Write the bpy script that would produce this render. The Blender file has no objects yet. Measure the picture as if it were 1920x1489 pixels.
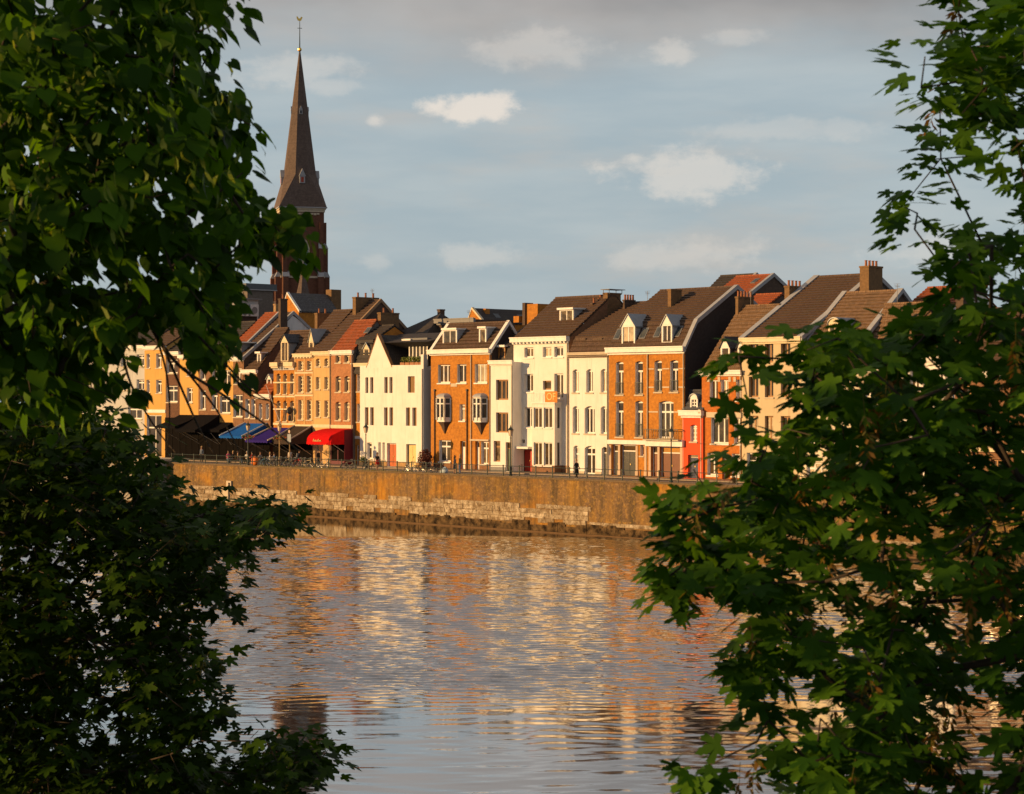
import bpy, bmesh, math, random
import numpy as np
from mathutils import Vector, Matrix, noise

# ------------------------------------------------------------------ camera, sky, sun, exposure
scene = bpy.context.scene
COL = scene.collection
F = 3800.0            # focal length in photograph pixels (1920 wide)
CAM_H = 12.2          # camera height above the river
G = 4.86              # quay level above the river
cd = bpy.data.cameras.new('camera')
cam = bpy.data.objects.new('camera', cd); COL.objects.link(cam)
cam.location = (0, 0, CAM_H); cam.rotation_euler = (math.radians(90), 0, 0)
cd.sensor_width = 36.0; cd.lens = F / 1920 * 36.0
cd.clip_start = 0.1; cd.clip_end = 6000
cd.dof.use_dof = True; cd.dof.focus_distance = 190.0; cd.dof.aperture_fstop = 11.0
scene.camera = cam

SUN_EL = math.radians(11.0)
SUN_AZ = (-0.980, -0.200)
_l = math.hypot(*SUN_AZ)
SUN = Vector((SUN_AZ[0]/_l*math.cos(SUN_EL), SUN_AZ[1]/_l*math.cos(SUN_EL), math.sin(SUN_EL)))
sl = bpy.data.lights.new('sun', 'SUN'); sun = bpy.data.objects.new('sun', sl); COL.objects.link(sun)
sl.energy = 5.0; sl.angle = math.radians(0.6); sl.color = (1.0, 0.59, 0.23)
sun.rotation_euler = (-SUN).to_track_quat('-Z', 'Y').to_euler()
sun.location = (-60, -20, 60)

world = bpy.data.worlds.new('World'); scene.world = world; world.use_nodes = True
wn = world.node_tree.nodes; wl = world.node_tree.links; wn.clear()
def N(nodes, kind, **kw):
    n = nodes.new(kind)
    for k, v in kw.items():
        if k.startswith('i_'): n.inputs[int(k[2:])].default_value = v
        else: setattr(n, k, v)
    return n
def build_world():
    sky = N(wn, 'ShaderNodeTexSky', sky_type='NISHITA', sun_disc=False)
    sky.sun_elevation = SUN_EL; sky.sun_rotation = math.atan2(SUN.x, SUN.y) % (2*math.pi)
    sky.air_density = 1.0; sky.dust_density = 2.0; sky.ozone_density = 1.0
    bg = N(wn, 'ShaderNodeBackground'); bg.inputs[1].default_value = 0.10
    wl.new(sky.outputs[0], bg.inputs[0])
    tc = N(wn, 'ShaderNodeTexCoord'); sep = N(wn, 'ShaderNodeSeparateXYZ'); wl.new(tc.outputs['Generated'], sep.inputs[0])
    az = N(wn, 'ShaderNodeMath', operation='ARCTAN2'); wl.new(sep.outputs[0], az.inputs[0]); wl.new(sep.outputs[1], az.inputs[1])
    el = N(wn, 'ShaderNodeMath', operation='ARCSINE'); wl.new(sep.outputs[2], el.inputs[0])
    ae = N(wn, 'ShaderNodeCombineXYZ'); wl.new(az.outputs[0], ae.inputs[0]); wl.new(el.outputs[0], ae.inputs[1])
    def ns(scale_xy, sc, detail, rough=0.55, off=0.0):
        m = N(wn, 'ShaderNodeMapping'); m.inputs['Scale'].default_value = (scale_xy[0], scale_xy[1], 1); m.inputs['Location'].default_value = (off, off*.7, 0)
        wl.new(ae.outputs[0], m.inputs[0])
        t = N(wn, 'ShaderNodeTexNoise'); t.inputs['Scale'].default_value = sc; t.inputs['Detail'].default_value = detail; t.inputs['Roughness'].default_value = rough
        wl.new(m.outputs[0], t.inputs[0]); return t.outputs[0]
    def mr(x, a, b, c, d, smooth=True):
        n = N(wn, 'ShaderNodeMapRange'); n.interpolation_type = 'SMOOTHSTEP' if smooth else 'LINEAR'
        wl.new(x, n.inputs[0])
        for i, q in enumerate((a, b, c, d)): n.inputs[i+1].default_value = q
        return n.outputs[0]
    def mth(op, a, b):
        n = N(wn, 'ShaderNodeMath', operation=op)
        for i, q in enumerate((a, b)):
            if isinstance(q, (int, float)): n.inputs[i].default_value = q
            else: wl.new(q, n.inputs[i])
        return n.outputs[0]
    def mixc(fac, a, b):
        n = N(wn, 'ShaderNodeMix', data_type='RGBA')
        wl.new(fac, n.inputs[0]) if not isinstance(fac, float) else setattr(n.inputs[0], 'default_value', fac)
        for i, q in ((6, a), (7, b)):
            if isinstance(q, tuple): n.inputs[i].default_value = (*q, 1)
            else: wl.new(q, n.inputs[i])
        return n.outputs[2]
    # thin high layer: faint long streaks over the whole dome
    st = mr(ns((3.0, 16.0), 2.2, 5), 0.35, 0.72, 0.0, 1.0)
    veil = mixc(st, (0.33, 0.405, 0.45), (0.41, 0.465, 0.488))
    soft = mr(ns((3.4, 13), 2.1, 6, .58, 3.1), 0.46, 0.74, 0.0, 0.75)
    veil = mixc(soft, veil, (0.46, 0.44, 0.42))
    # grey deck that begins a little above the roofs and covers the upper sky
    deck = mth('ADD', el.outputs[0], mth('MULTIPLY', ns((4, 9), 1.5, 5, .55, 7.7), 0.055))
    deckm = mr(deck, 0.178, 0.236, 0.0, 1.0)
    dcol = mixc(mr(ns((2.5, 6), 1.6, 5, .55, 2.2), .3, .75, 0, 1), (0.19, 0.185, 0.188), (0.43, 0.39, 0.365))
    lay = mixc(deckm, veil, dcol)
    # single small cumulus clouds (pixel centre, half sizes)
    fuzz = mth('SUBTRACT', ns((1, 1.5), 46, 7, .62, 1.3), 0.5)
    acc = None
    for (u, v, ru, rv, lo, amt) in [(888, 199, 92, 32, .62, .88), (1290, 330, 135, 58, .62, .52), (1188, 297, 30, 16, .5, .45), (702, 226, 22, 17, .5, .5),
                                    (1262, 98, 48, 28, .5, .40), (1372, 66, 60, 20, .5, .25), (1010, 92, 130, 40, .6, .28), (560, 130, 120, 34, .6, .33), (620, 160, 60, 24, .6, .25),
                                    (900, 478, 100, 26, .6, .30), (1300, 478, 160, 32, .6, .30), (1480, 240, 180, 24, .6, .22), (700, 490, 60, 20, .6, .22), (1760, 470, 120, 30, .6, .3), (300, 300, 120, 40, .6, .4)]:
        a0 = math.atan((u-960)/F); e0 = math.atan((744.5-v)/F*math.cos(a0))
        s = N(wn, 'ShaderNodeVectorMath', operation='SUBTRACT'); wl.new(ae.outputs[0], s.inputs[0]); s.inputs[1].default_value = (a0, e0, 0)
        d = N(wn, 'ShaderNodeVectorMath', operation='DIVIDE'); wl.new(s.outputs[0], d.inputs[0]); d.inputs[1].default_value = (ru/F, rv/F, 1)
        ln = N(wn, 'ShaderNodeVectorMath', operation='LENGTH'); wl.new(d.outputs[0], ln.inputs[0])
        q = mth('ADD', ln.outputs['Value'], mth('MULTIPLY', fuzz, 2.7))
        m = mr(q, 1.15, lo*0.55, 0.0, amt)
        acc = m if acc is None else mth('MAXIMUM', acc, m)
    lay = mixc(acc, lay, (0.76, 0.68, 0.60))
    bg2 = N(wn, 'ShaderNodeBackground'); wl.new(lay, bg2.inputs[0]); bg2.inputs[1].default_value = 1.0
    mx = N(wn, 'ShaderNodeMixShader'); mx.inputs[0].default_value = 0.88
    wl.new(bg.outputs[0], mx.inputs[1]); wl.new(bg2.outputs[0], mx.inputs[2])
    out = N(wn, 'ShaderNodeOutputWorld'); wl.new(mx.outputs[0], out.inputs[0])
build_world()
scene.view_settings.view_transform = 'Standard'; scene.view_settings.look = 'None'
scene.view_settings.exposure = 0.25; scene.view_settings.gamma = 1.0
scene.view_settings.use_curve_mapping = False
scene.render.engine = 'CYCLES'
scene.cycles.max_bounces = 5; scene.cycles.diffuse_bounces = 3; scene.cycles.glossy_bounces = 3
scene.cycles.transmission_bounces = 3; scene.cycles.caustics_reflective = False; scene.cycles.caustics_refractive = False
scene.cycles.use_denoising = True

rnd = random.Random(7)
# ------------------------------------------------------------------ perspective bookkeeping
# the quay runs along EX (to the right, towards us); EY points away from the river
_k = math.hypot(3620.0, F)
EX = Vector((3620.0/_k, -F/_k)); EY = Vector((F/_k, 3620.0/_k))
ROT = math.atan2(EX.y, EX.x)
C0 = 128.3            # distance from the camera to the quay wall plane
FO = 9.0              # house fronts stand this far behind the quay wall
def hit(u, off):
    rx = (u-960)/F
    Y = (C0+off)/(EY.x*rx+EY.y)
    return Vector((rx*Y, Y))
def tt(u, off): return hit(u, off).dot(EX)
def zz(u, v, off): return CAM_H-(v-744.5)/F*hit(u, off).y
def wpos(t, off, z): 
    p = EX*t+EY*(C0+off)
    return Vector((p.x, p.y, z))
def pix(p):
    return (960+F*p[0]/p[1], 744.5-F*(p[2]-CAM_H)/p[1])

# ------------------------------------------------------------------ materials
MATS = {}
def mat(name, col, rough=0.7, kind='plain', col2=None, scale=1.0, spec=0.35, bump=0.3, metal=0.0):
    if name in MATS: return MATS[name]
    m = bpy.data.materials.new(name); m.use_nodes = True
    nt = m.node_tree; ns = nt.nodes; L = nt.links
    b = ns['Principled BSDF']; b.inputs['Roughness'].default_value = rough
    b.inputs['Specular IOR Level'].default_value = spec; b.inputs['Metallic'].default_value = metal
    c2 = col2 or tuple(max(0, c*0.72) for c in col)
    def mixc(fac, a, bb, mode='MIX'):
        n = ns.new('ShaderNodeMix'); n.data_type = 'RGBA'; n.blend_type = mode
        if isinstance(fac, (int, float)): n.inputs[0].default_value = fac
        else: L.new(fac, n.inputs[0])
        for i, q in ((6, a), (7, bb)):
            if isinstance(q, tuple): n.inputs[i].default_value = (*q, 1)
            else: L.new(q, n.inputs[i])
        return n.outputs[2]
    def nz(vec, sc, det=4, r=.55, mp=None):
        if mp:
            k = ns.new('ShaderNodeMapping'); k.inputs['Scale'].default_value = mp; L.new(vec, k.inputs[0]); vec = k.outputs[0]
        t = ns.new('ShaderNodeTexNoise'); t.inputs['Scale'].default_value = sc; t.inputs['Detail'].default_value = det; t.inputs['Roughness'].default_value = r
        L.new(vec, t.inputs[0]); return t.outputs[0]
    def rmp(x, a, bb, c=0., d=1.):
        n = ns.new('ShaderNodeMapRange'); L.new(x, n.inputs[0])
        for i, q in enumerate((a, bb, c, d)): n.inputs[i+1].default_value = q
        return n.outputs[0]
    def bmp(h, s, dist=.02):
        n = ns.new('ShaderNodeBump'); n.inputs['Strength'].default_value = s; n.inputs['Distance'].default_value = dist
        L.new(h, n.inputs['Height']); L.new(n.outputs[0], b.inputs['Normal'])
    tc = ns.new('ShaderNodeTexCoord'); ob = tc.outputs['Object']; uv = tc.outputs['UV']
    if kind == 'plain':
        c = mixc(rmp(nz(ob, 2.2*scale), .3, .7), col, tuple(.82*x for x in col)); L.new(c, b.inputs['Base Color'])
    elif kind == 'plaster':
        f = nz(uv, .5*scale, 6, .6); st = nz(uv, 1.0, 5, .6, (2.4, .22, 1))
        c = mixc(rmp(f, .35, .75), col, c2); c = mixc(rmp(st, .52, .75, 0, .6), c, tuple(.74*x for x in c2)); L.new(c, b.inputs['Base Color'])
        bmp(nz(uv, 9, 5), .25, .02)
    elif kind in ('brick', 'tile'):
        br = ns.new('ShaderNodeTexBrick'); L.new(uv, br.inputs[0])
        br.inputs['Color1'].default_value = (*col, 1); br.inputs['Color2'].default_value = (*c2, 1)
        br.inputs['Scale'].default_value = 1.0
        if kind == 'brick':
            br.inputs['Brick Width'].default_value = .22*scale; br.inputs['Row Height'].default_value = .075*scale; br.inputs['Mortar Size'].default_value = .007
            br.inputs['Mortar'].default_value = tuple(.85*x+.012 for x in col)+(1,)
        else:
            br.inputs['Brick Width'].default_value = .24*scale; br.inputs['Row Height'].default_value = .42*scale; br.inputs['Mortar Size'].default_value = .035
            br.inputs['Mortar'].default_value = tuple(.35*x for x in col)+(1,)
        big = nz(uv, .45, 5, .6); fine = nz(uv, 3.5, 4, .6)
        c = mixc(rmp(big, .35, .75, 0, .55), br.outputs[0], tuple(.62*x for x in c2)); c = mixc(rmp(fine, .42, .70, 0, .6), c, tuple(min(1, 1.35*x) for x in col)); c = mixc(rmp(nz(uv, 1.3, 6, .7), .52, .74, 0, .6), c, tuple(.55*x for x in c2))
        if kind == 'tile':
            mo = nz(uv, .9, 6, .65, (1, .4, 1)); c = mixc(rmp(mo, .52, .8, 0, .5), c, (.10, .09, .05))
        L.new(c, b.inputs['Base Color'])
        bmp(br.outputs[1], -bump if kind == 'brick' else -.7, .01 if kind == 'brick' else .05)
    elif kind == 'glass':
        wob = nz(ob, 1.6, 2); c = mixc(rmp(wob, .4, .6), col, c2); L.new(c, b.inputs['Base Color'])
        b.inputs['Specular IOR Level'].default_value = .28
    elif kind == 'quay':
        st = nz(uv, 1.0, 7, .7, (.42, .16, 1)); big = nz(uv, .14, 4, .5, (1, 1.6, 1)); fn = nz(uv, 3.2, 5, .75); mid = nz(uv, .9, 7, .75)
        br = ns.new('ShaderNodeTexBrick'); L.new(uv, br.inputs[0]); br.inputs['Scale'].default_value = 1
        br.inputs['Brick Width'].default_value = .45; br.inputs['Row Height'].default_value = .14; br.inputs['Mortar Size'].default_value = .015
        br.inputs['Color1'].default_value = (.26, .15, .07, 1); br.inputs['Color2'].default_value = (.19, .115, .06, 1); br.inputs['Mortar'].default_value = (.14, .10, .06, 1)
        c = mixc(rmp(mid, .36, .60, 0, .85), br.outputs[0], (.10, .062, .034))
        c = mixc(rmp(fn, .5, .70, 0, .75), c, (.46, .30, .13))
        c = mixc(rmp(st, .47, .68, 0, .62), c, (.38, .20, .02))
        c = mixc(rmp(big, .52, .66, 0, .8), c, (.46, .20, .010)); lw = nz(uv, .07, 3, .5, (1, .3, 1)); c = mixc(rmp(lw, .45, .62, 0, .6), c, (.16, .10, .055))
        dk = nz(uv, 1.0, 6, .7, (1.3, .16, 1)); c = mixc(rmp(dk, .46, .66, 0, .85), c, (.060, .044, .022)); sp_ = nz(uv, 2.1, 6, .8); c = mixc(rmp(sp_, .52, .66, 0, .7), c, (.44, .26, .05))
        L.new(c, b.inputs['Base Color']); bmp(fn, .8, .06)
    elif kind == 'stone':
        oi = ns.new('ShaderNodeObjectInfo'); f = nz(ob, 1.7, 6, .65); f2 = nz(ob, 7, 5, .65)
        c = mixc(oi.outputs['Random'], col, c2); c = mixc(rmp(f, .38, .62, 0, .9), c, (.17, .11, .055)); c = mixc(rmp(f2, .48, .72, 0, .85), c, (.07, .055, .038))
        L.new(c, b.inputs['Base Color']); bmp(f2, .7, .04)
    elif kind == 'wood':
        f = nz(uv, 2.5, 4, .6, (8, .6, 1)); c = mixc(rmp(f, .3, .7), col, c2); L.new(c, b.inputs['Base Color'])
    MATS[name] = m
    return m
def RGB(*a): return tuple(a)
WHITE = mat('white_paint', (.82, .80, .77), .55); CREAM = mat('cream_paint', (.72, .60, .40), .6)
STONE = mat('pale_stone_trim', (.58, .50, .38), .8); ZINC = mat('zinc_sheet', (.30, .33, .37), .5, metal=.2); DARK = mat('dark_paint', (.025, .027, .032), .5)
IRON = mat('painted_iron', (.03, .045, .04), .5); WOOD = mat('varnished_wood', (.34, .16, .045), .5, 'wood'); BROWN = mat('brown_shutter', (.23, .12, .035), .6, 'wood')
GREYP = mat('grey_paint', (.22, .22, .23), .6); LEAD = mat('lead_flashing', (.36, .37, .40), .5)
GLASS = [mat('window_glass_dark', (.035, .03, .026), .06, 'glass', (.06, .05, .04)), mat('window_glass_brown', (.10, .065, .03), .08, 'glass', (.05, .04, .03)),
         mat('window_glass_curtain', (.20, .15, .09), .12, 'glass', (.06, .045, .03)), mat('window_glass_grey', (.05, .048, .045), .07, 'glass', (.10, .085, .065)), mat('window_glass_pale_curtain', (.46, .38, .26), .3, 'glass', (.30, .24, .16))]
def brickm(n, c, c2=None): return mat('brick_'+n, c, .85, 'brick', c2)
def plast(n, c, c2=None): return mat('plaster_'+n, c, .85, 'plaster', c2 or tuple(.88*x for x in c))
def tile(n, c, c2=None): return mat('roof_tile_'+n, c, .75, 'tile', c2)
T_BROWN = tile('brown', (.115, .068, .044)); T_DARK = tile('dark', (.055, .045, .042)); T_RED = tile('red', (.36, .095, .03)); T_GREY = tile('grey', (.10, .095, .10)); T_TAN = tile('tan', (.24, .145, .08))
SLATE = tile('slate', (.075, .08, .095), (.055, .06, .075))

# ------------------------------------------------------------------ mesh building
class MB:
    def __init__(s): s.v = []; s.f = []; s.m = []
    def face(s, pts, m=0):
        i = len(s.v); s.v += [tuple(p) for p in pts]; s.f.append(tuple(range(i, i+len(pts)))); s.m.append(m)
    def box(s, x0, x1, y0, y1, z0, z1, m=0):
        i = len(s.v)
        s.v += [(x0,y0,z0),(x1,y0,z0),(x1,y1,z0),(x0,y1,z0),(x0,y0,z1),(x1,y0,z1),(x1,y1,z1),(x0,y1,z1)]
        for q in ((0,3,2,1),(4,5,6,7),(0,1,5,4),(1,2,6,5),(2,3,7,6),(3,0,4,7)):
            s.f.append(tuple(i+k for k in q)); s.m.append(m)
    def prism(s, poly, axis, a, b, m=0):
        """poly: 2D points; extruded along axis 0/1/2 from a to b"""
        def P(p, w):
            return (w, p[0], p[1]) if axis == 0 else (p[0], w, p[1]) if axis == 1 else (p[0], p[1], w)
        n = len(poly); A = [P(p, a) for p in poly]; B = [P(p, b) for p in poly]
        s.face(A[::-1], m); s.face(B, m)
        for i in range(n):
            j = (i+1) % n; s.face([A[i], A[j], B[j], B[i]], m)
    def tube(s, p, q, r0, r1=None, n=6, m=0):
        r1 = r0 if r1 is None else r1
        p = Vector(p); q = Vector(q); d = (q-p).normalized()
        a = d.orthogonal().normalized(); b = d.cross(a)
        i = len(s.v)
        for c, r in ((p, r0), (q, r1)):
            for k in range(n):
                w = 2*math.pi*k/n; s.v.append(tuple(c+a*(r*math.cos(w))+b*(r*math.sin(w))))
        for k in range(n):
            j = (k+1) % n; s.f.append((i+k, i+j, i+n+j, i+n+k)); s.m.append(m)
        s.f.append(tuple(i+k for k in range(n))[::-1]); s.m.append(m); s.f.append(tuple(i+n+k for k in range(n))); s.m.append(m)
    def path(s, pts, r, n=6, m=0):
        for a, b in zip(pts, pts[1:]): s.tube(a, b, r, r, n, m)
    def lathe(s, c, prof, n=10, m=0):
        i = len(s.v)
        for r, z in prof:
            for k in range(n):
                w = 2*math.pi*(k+.5)/n; s.v.append((c[0]+r*math.cos(w), c[1]+r*math.sin(w), c[2]+z))
        for a in range(len(prof)-1):
            for k in range(n):
                j = (k+1) % n; s.f.append((i+a*n+k, i+a*n+j, i+(a+1)*n+j, i+(a+1)*n+k)); s.m.append(m)
        s.f.append(tuple(i+k for k in range(n))[::-1]); s.m.append(m)
        e = i+(len(prof)-1)*n; s.f.append(tuple(e+k for k in range(n))); s.m.append(m)
    def ring(s, c, R, r, axis, n=20, k=5, m=0):
        i = len(s.v); ax = Vector(axis).normalized(); a = ax.orthogonal().normalized(); b = ax.cross(a); c = Vector(c)
        for p in range(n):
            w = 2*math.pi*p/n; d = a*math.cos(w)+b*math.sin(w)
            for q in range(k):
                x = 2*math.pi*q/k; s.v.append(tuple(c+d*(R+r*math.cos(x))+ax*(r*math.sin(x))))
        for p in range(n):
            for q in range(k):
                p2 = (p+1) % n; q2 = (q+1) % k
                s.f.append((i+p*k+q, i+p2*k+q, i+p2*k+q2, i+p*k+q2)); s.m.append(m)
    def mesh(s, name, mats, smooth=False):
        me = bpy.data.meshes.new(name); me.from_pydata(s.v, [], s.f)
        if not isinstance(mats, (list, tuple)): mats = [mats]
        for q in mats: me.materials.append(q)
        if len(mats) > 1: me.polygons.foreach_set('material_index', s.m)
        me.validate()
        uvl = me.uv_layers.new(name='UVMap')
        for p in me.polygons:
            n = p.normal
            if abs(n.z) > .97: ux, vx = Vector((1,0,0)), Vector((0,1,0))
            else:
                ux = Vector((-n.y, n.x, 0)).normalized(); vx = n.cross(ux)
            for li in p.loop_indices:
                co = me.vertices[me.loops[li].vertex_index].co
                uvl.data[li].uv = (co.dot(ux), co.dot(vx))
            if smooth: p.use_smooth = True
        return me
    def build(s, name, mats, parent=None, smooth=False, loc=None):
        o = bpy.data.objects.new(name, s.mesh(name, mats, smooth)); COL.objects.link(o)
        o.parent = parent
        if loc is not None: o.location = loc
        return o
def empty(name, loc, rz=0.0, label=None, cat=None, group=None):
    o = bpy.data.objects.new(name, None); COL.objects.link(o); o.location = loc; o.rotation_euler = (0, 0, rz); o.empty_display_size = .3
    return tag(o, label, cat, group)
def tag(o, label=None, cat=None, group=None, kind=None):
    if label: o['label'] = label
    if cat: o['category'] = cat
    if group: o['group'] = group
    if kind: o['kind'] = kind
    return o
def copy_tree(o, parent=None):
    c = o.copy(); COL.objects.link(c); c.parent = parent
    for ch in o.children: copy_tree(ch, c)
    return c
def placed(name, u, off, z=None, rz=None, label=None, cat=None, group=None):
    p = hit(u, off); return empty(name, (p.x, p.y, G if z is None else z), ROT if rz is None else rz, label, cat, group)

# ------------------------------------------------------------------ the setting: river, quay, streets, banks
def sheet(name, t0, t1, o0, o1, z, m, thick=None):
    mb = MB()
    if thick: mb.box(t0, t1, o0, o1, z-thick, z)
    else: mb.face([(t0,o0,z),(t1,o0,z),(t1,o1,z),(t0,o1,z)])
    p = EY*C0
    o = mb.build(name, m); o.location = (p.x, p.y, 0); o.rotation_euler = (0, 0, ROT)
    return tag(o, kind='structure')
def water_material():
    m = bpy.data.materials.new('river_water'); m.use_nodes = True; nt = m.node_tree; ns = nt.nodes; L = nt.links
    ns.remove(ns['Principled BSDF'])
    g = ns.new('ShaderNodeTexCoord'); k = ns.new('ShaderNodeMapping'); k.inputs['Scale'].default_value = (.5, 1.2, 1); L.new(g.outputs['Object'], k.inputs[0])
    t = ns.new('ShaderNodeTexNoise'); t.inputs['Scale'].default_value = 3.0; t.inputs['Detail'].default_value = 4; L.new(k.outputs[0], t.inputs[0])
    bp = ns.new('ShaderNodeBump'); bp.inputs['Strength'].default_value = .12; bp.inputs['Distance'].default_value = .02; L.new(t.outputs[0], bp.inputs['Height'])
    gl = ns.new('ShaderNodeBsdfGlossy'); gl.inputs['Color'].default_value = (.96, .96, .96, 1); gl.inputs['Roughness'].default_value = .045; L.new(bp.outputs[0], gl.inputs['Normal'])
    df = ns.new('ShaderNodeBsdfDiffuse'); df.inputs['Color'].default_value = (.045, .036, .026, 1)
    fr = ns.new('ShaderNodeFresnel'); fr.inputs['IOR'].default_value = 1.33
    pw = ns.new('ShaderNodeMath'); pw.operation = 'POWER'; L.new(fr.outputs[0], pw.inputs[0]); pw.inputs[1].default_value = .34
    mx = ns.new('ShaderNodeMixShader'); L.new(pw.outputs[0], mx.inputs[0]); L.new(df.outputs[0], mx.inputs[1]); L.new(gl.outputs[0], mx.inputs[2]); L.new(mx.outputs[0], ns['Material Output'].inputs[0])
    return m
def river():
    # real wavelets: calm long ones near, a breeze-ruffled belt further out
    nr = np.random.default_rng(4)
    x0, x1, y0, y1 = -46.0, 44.0, 55.0, 178.0; nx, ny = 270, 1180
    X, Y = np.meshgrid(np.linspace(x0, x1, nx), np.linspace(y0, y1, ny))
    def waves(lams, slope, spread):
        H = np.zeros_like(X)
        for l in lams:
            th = nr.normal(0, spread); kx, ky = math.sin(th), math.cos(th); q = 2*math.pi/l
            ph = nr.uniform(0, 6.28); wob = 1.2*np.sin(X*nr.uniform(.05, .16)+nr.uniform(0, 6.28))+1.0*np.sin(Y*nr.uniform(.06, .2)+nr.uniform(0, 6.28))
            env = .55+.45*np.sin(X*nr.uniform(.08, .5)+Y*nr.uniform(.03, .15)+nr.uniform(0, 6.28))
            H += env*np.sin(q*(kx*X+ky*Y)+ph+wob)/q
        return H*slope/math.sqrt(len(lams)/2)
    low = np.sin(X*.045+1.0)*2.2+np.sin(X*.11+2.0)*1.2+np.sin(X*.021+.4)*2.5
    w = np.clip((Y+low-82)/9, 0, 1); w = w*w*(3-2*w)
    gust = .72+.28*np.sin(Y*.16+X*.018+.8*np.sin(X*.06))*np.sin(Y*.07+1.3+.5*np.sin(X*.035))
    H = waves(nr.uniform(1.4, 3.4, 16), .009, .35)*(1-.5*w)+waves(nr.uniform(.55, 1.4, 24), .017, .38)*(1-w)+(waves(nr.uniform(.42, .95, 34), .27, .33)+waves(nr.uniform(1.0, 2.6, 16), .050, .4))*w*gust
    f = np.minimum(np.minimum(X-x0, x1-X), np.minimum(Y-y0, y1-Y)); H *= np.clip(f/3, 0, 1)
    V = np.stack([X, Y, H], -1).reshape(-1, 3)
    id_ = np.arange(nx*ny).reshape(ny, nx); Q = np.stack([id_[:-1, :-1], id_[:-1, 1:], id_[1:, 1:], id_[1:, :-1]], -1).reshape(-1, 4)
    B = [(-1500, -300), (1500, -300), (1500, 1500), (-1500, 1500)]; n = len(V)
    V = np.vstack([V, [(p[0], p[1], 0) for p in B]])
    Q = np.vstack([Q, [(n, n+1, id_[0, -1], id_[0, 0]), (n+1, n+2, id_[-1, -1], id_[0, -1]), (n+2, n+3, id_[-1, 0], id_[-1, -1]), (n+3, n, id_[0, 0], id_[-1, 0])]])
    me = bpy.data.meshes.new('river'); me.vertices.add(len(V)); me.vertices.foreach_set('co', V.ravel()); me.loops.add(Q.size); me.loops.foreach_set('vertex_index', Q.ravel().astype(np.int32)); me.polygons.add(len(Q)); me.polygons.foreach_set('loop_start', np.arange(0, Q.size, 4, dtype=np.int32)); me.polygons.foreach_set('loop_total', np.full(len(Q), 4, np.int32)); me.polygons.foreach_set('use_smooth', np.ones(len(Q), bool)); me.update(calc_edges=True)
    me.materials.append(water_material()); o = bpy.data.objects.new('river', me); COL.objects.link(o); tag(o, kind='structure')
river()
PAVE = mat('paving', (.30, .24, .18), .9, 'brick', (.25, .20, .16), 1.6); ASPH = mat('asphalt', (.07, .065, .06), .9); GRND = mat('town_ground', (.12, .10, .08), .95)
T_END = tt(312, 0)
sheet('town_ground', -1500, 1500, 8.98, 2500, G-.012, GRND)
sheet('promenade', -400, 400, .5, 3.4, G, PAVE, .25)
sheet('road', -400, 400, 3.4, 7.2, G-.10, ASPH)
sheet('pavement', -400, 400, 7.2, 9.0, G-.004, PAVE, .2)
sheet('river_bed', -1500, 1500, -900, 2500, -2.5, GRND)
mb = MB(); mb.box(-300, 300, -220, -114, -3, G); o = mb.build('near_bank', mat('bank_soil', (.06, .06, .03), .95)); p = EY*C0; o.location = (p.x, p.y, 0); o.rotation_euler = (0, 0, ROT); tag(o, kind='structure')

# quay wall
QUAY = mat('quay_masonry', (.3, .2, .1), .92, 'quay'); WET = mat('wet_masonry', (.018, .012, .008), .8, 'stone', (.010, .008, .006), spec=.03); LIME = mat('limestone_block', (.60, .51, .38), .9, 'stone', (.36, .29, .20))
def quay():
    t0, t1 = T_END, tt(2250, 0)
    p = wpos(t0, 0, 0); W = t1-t0
    q = empty('quay_wall', (p.x, p.y, 0), ROT, 'long brown masonry quay wall rising straight out of the river', 'wall')
    mb = MB(); mb.box(0, W, 0, .6, -2.4, G-.08); mb.build('masonry', QUAY, q)
    mb = MB()
    x = 0
    while x < W:
        l = rnd.uniform(1.4, 2.2); mb.box(x, min(W, x+l)-.015, -.05-rnd.random()*.02, .58, G-.08, G+.07+rnd.random()*.012); x += l
    c = mb.build('coping', mat('coping_stone', (.20, .15, .09), .9, 'stone', (.15, .11, .07)), q)
    mb = MB(); x = 0
    while x < W:
        l = rnd.uniform(.5, 2.2); mb.box(x, min(W, x+l), -.10-rnd.random()*.05, .05, -2.4, .60+rnd.random()*.42); x += l
    mb.build('wet_base', WET, q)
    mb = MB(); x = 0
    while x < W:
        l = 6.0; mb.box(x, min(W, x+l)-.02, -.42, 0, -2.4, .10); x += l
    mb.build('footing_ledge', mat('ledge_stone', (.16, .10, .055), .9, spec=.05), q)
    # individual limestone blocks in four courses along the left two thirds
    te = tt(1105, 0)-t0; cnt = 0
    for r in range(4):
        z = .84+r*.42; x = rnd.random()*-1
        while x < te:
            l = rnd.choice((.9, 1.2, 1.5, 1.9, 2.3))*rnd.uniform(.9, 1.1)
            a, b = max(.02, x), min(te+rnd.uniform(-.8, .6), x+l)
            x += l
            if b-a < .3: continue
            if r == 3 and rnd.random() < .22: continue
            if r == 0 and rnd.random() < .12: continue
            h = .41; mb = MB(); d = .05+rnd.random()*.045; g = .018
            mb.box(a+g, b-g, -d, .02, z+g, z+h-g*rnd.random())
            vs = [Vector(v) for v in mb.v]
            for k in (0, 1, 4, 5):
                vs[k] += Vector((rnd.uniform(-.03, .03), rnd.uniform(-.02, .02), rnd.uniform(-.035, .035)))
            mb.v = [tuple(v) for v in vs]
            s = mb.build('stone', LIME, q); cnt += 1
    # pale string course on the right third
    x = te+.1
    while x < tt(2000, 0)-t0:
        l = rnd.uniform(1.6, 2.6); mb = MB(); mb.box(x+.015, x+l-.015, -.07-rnd.random()*.03, .02, .86, 1.17); mb.build('stone', LIME, q); x += l
    return q
quay()
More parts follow.
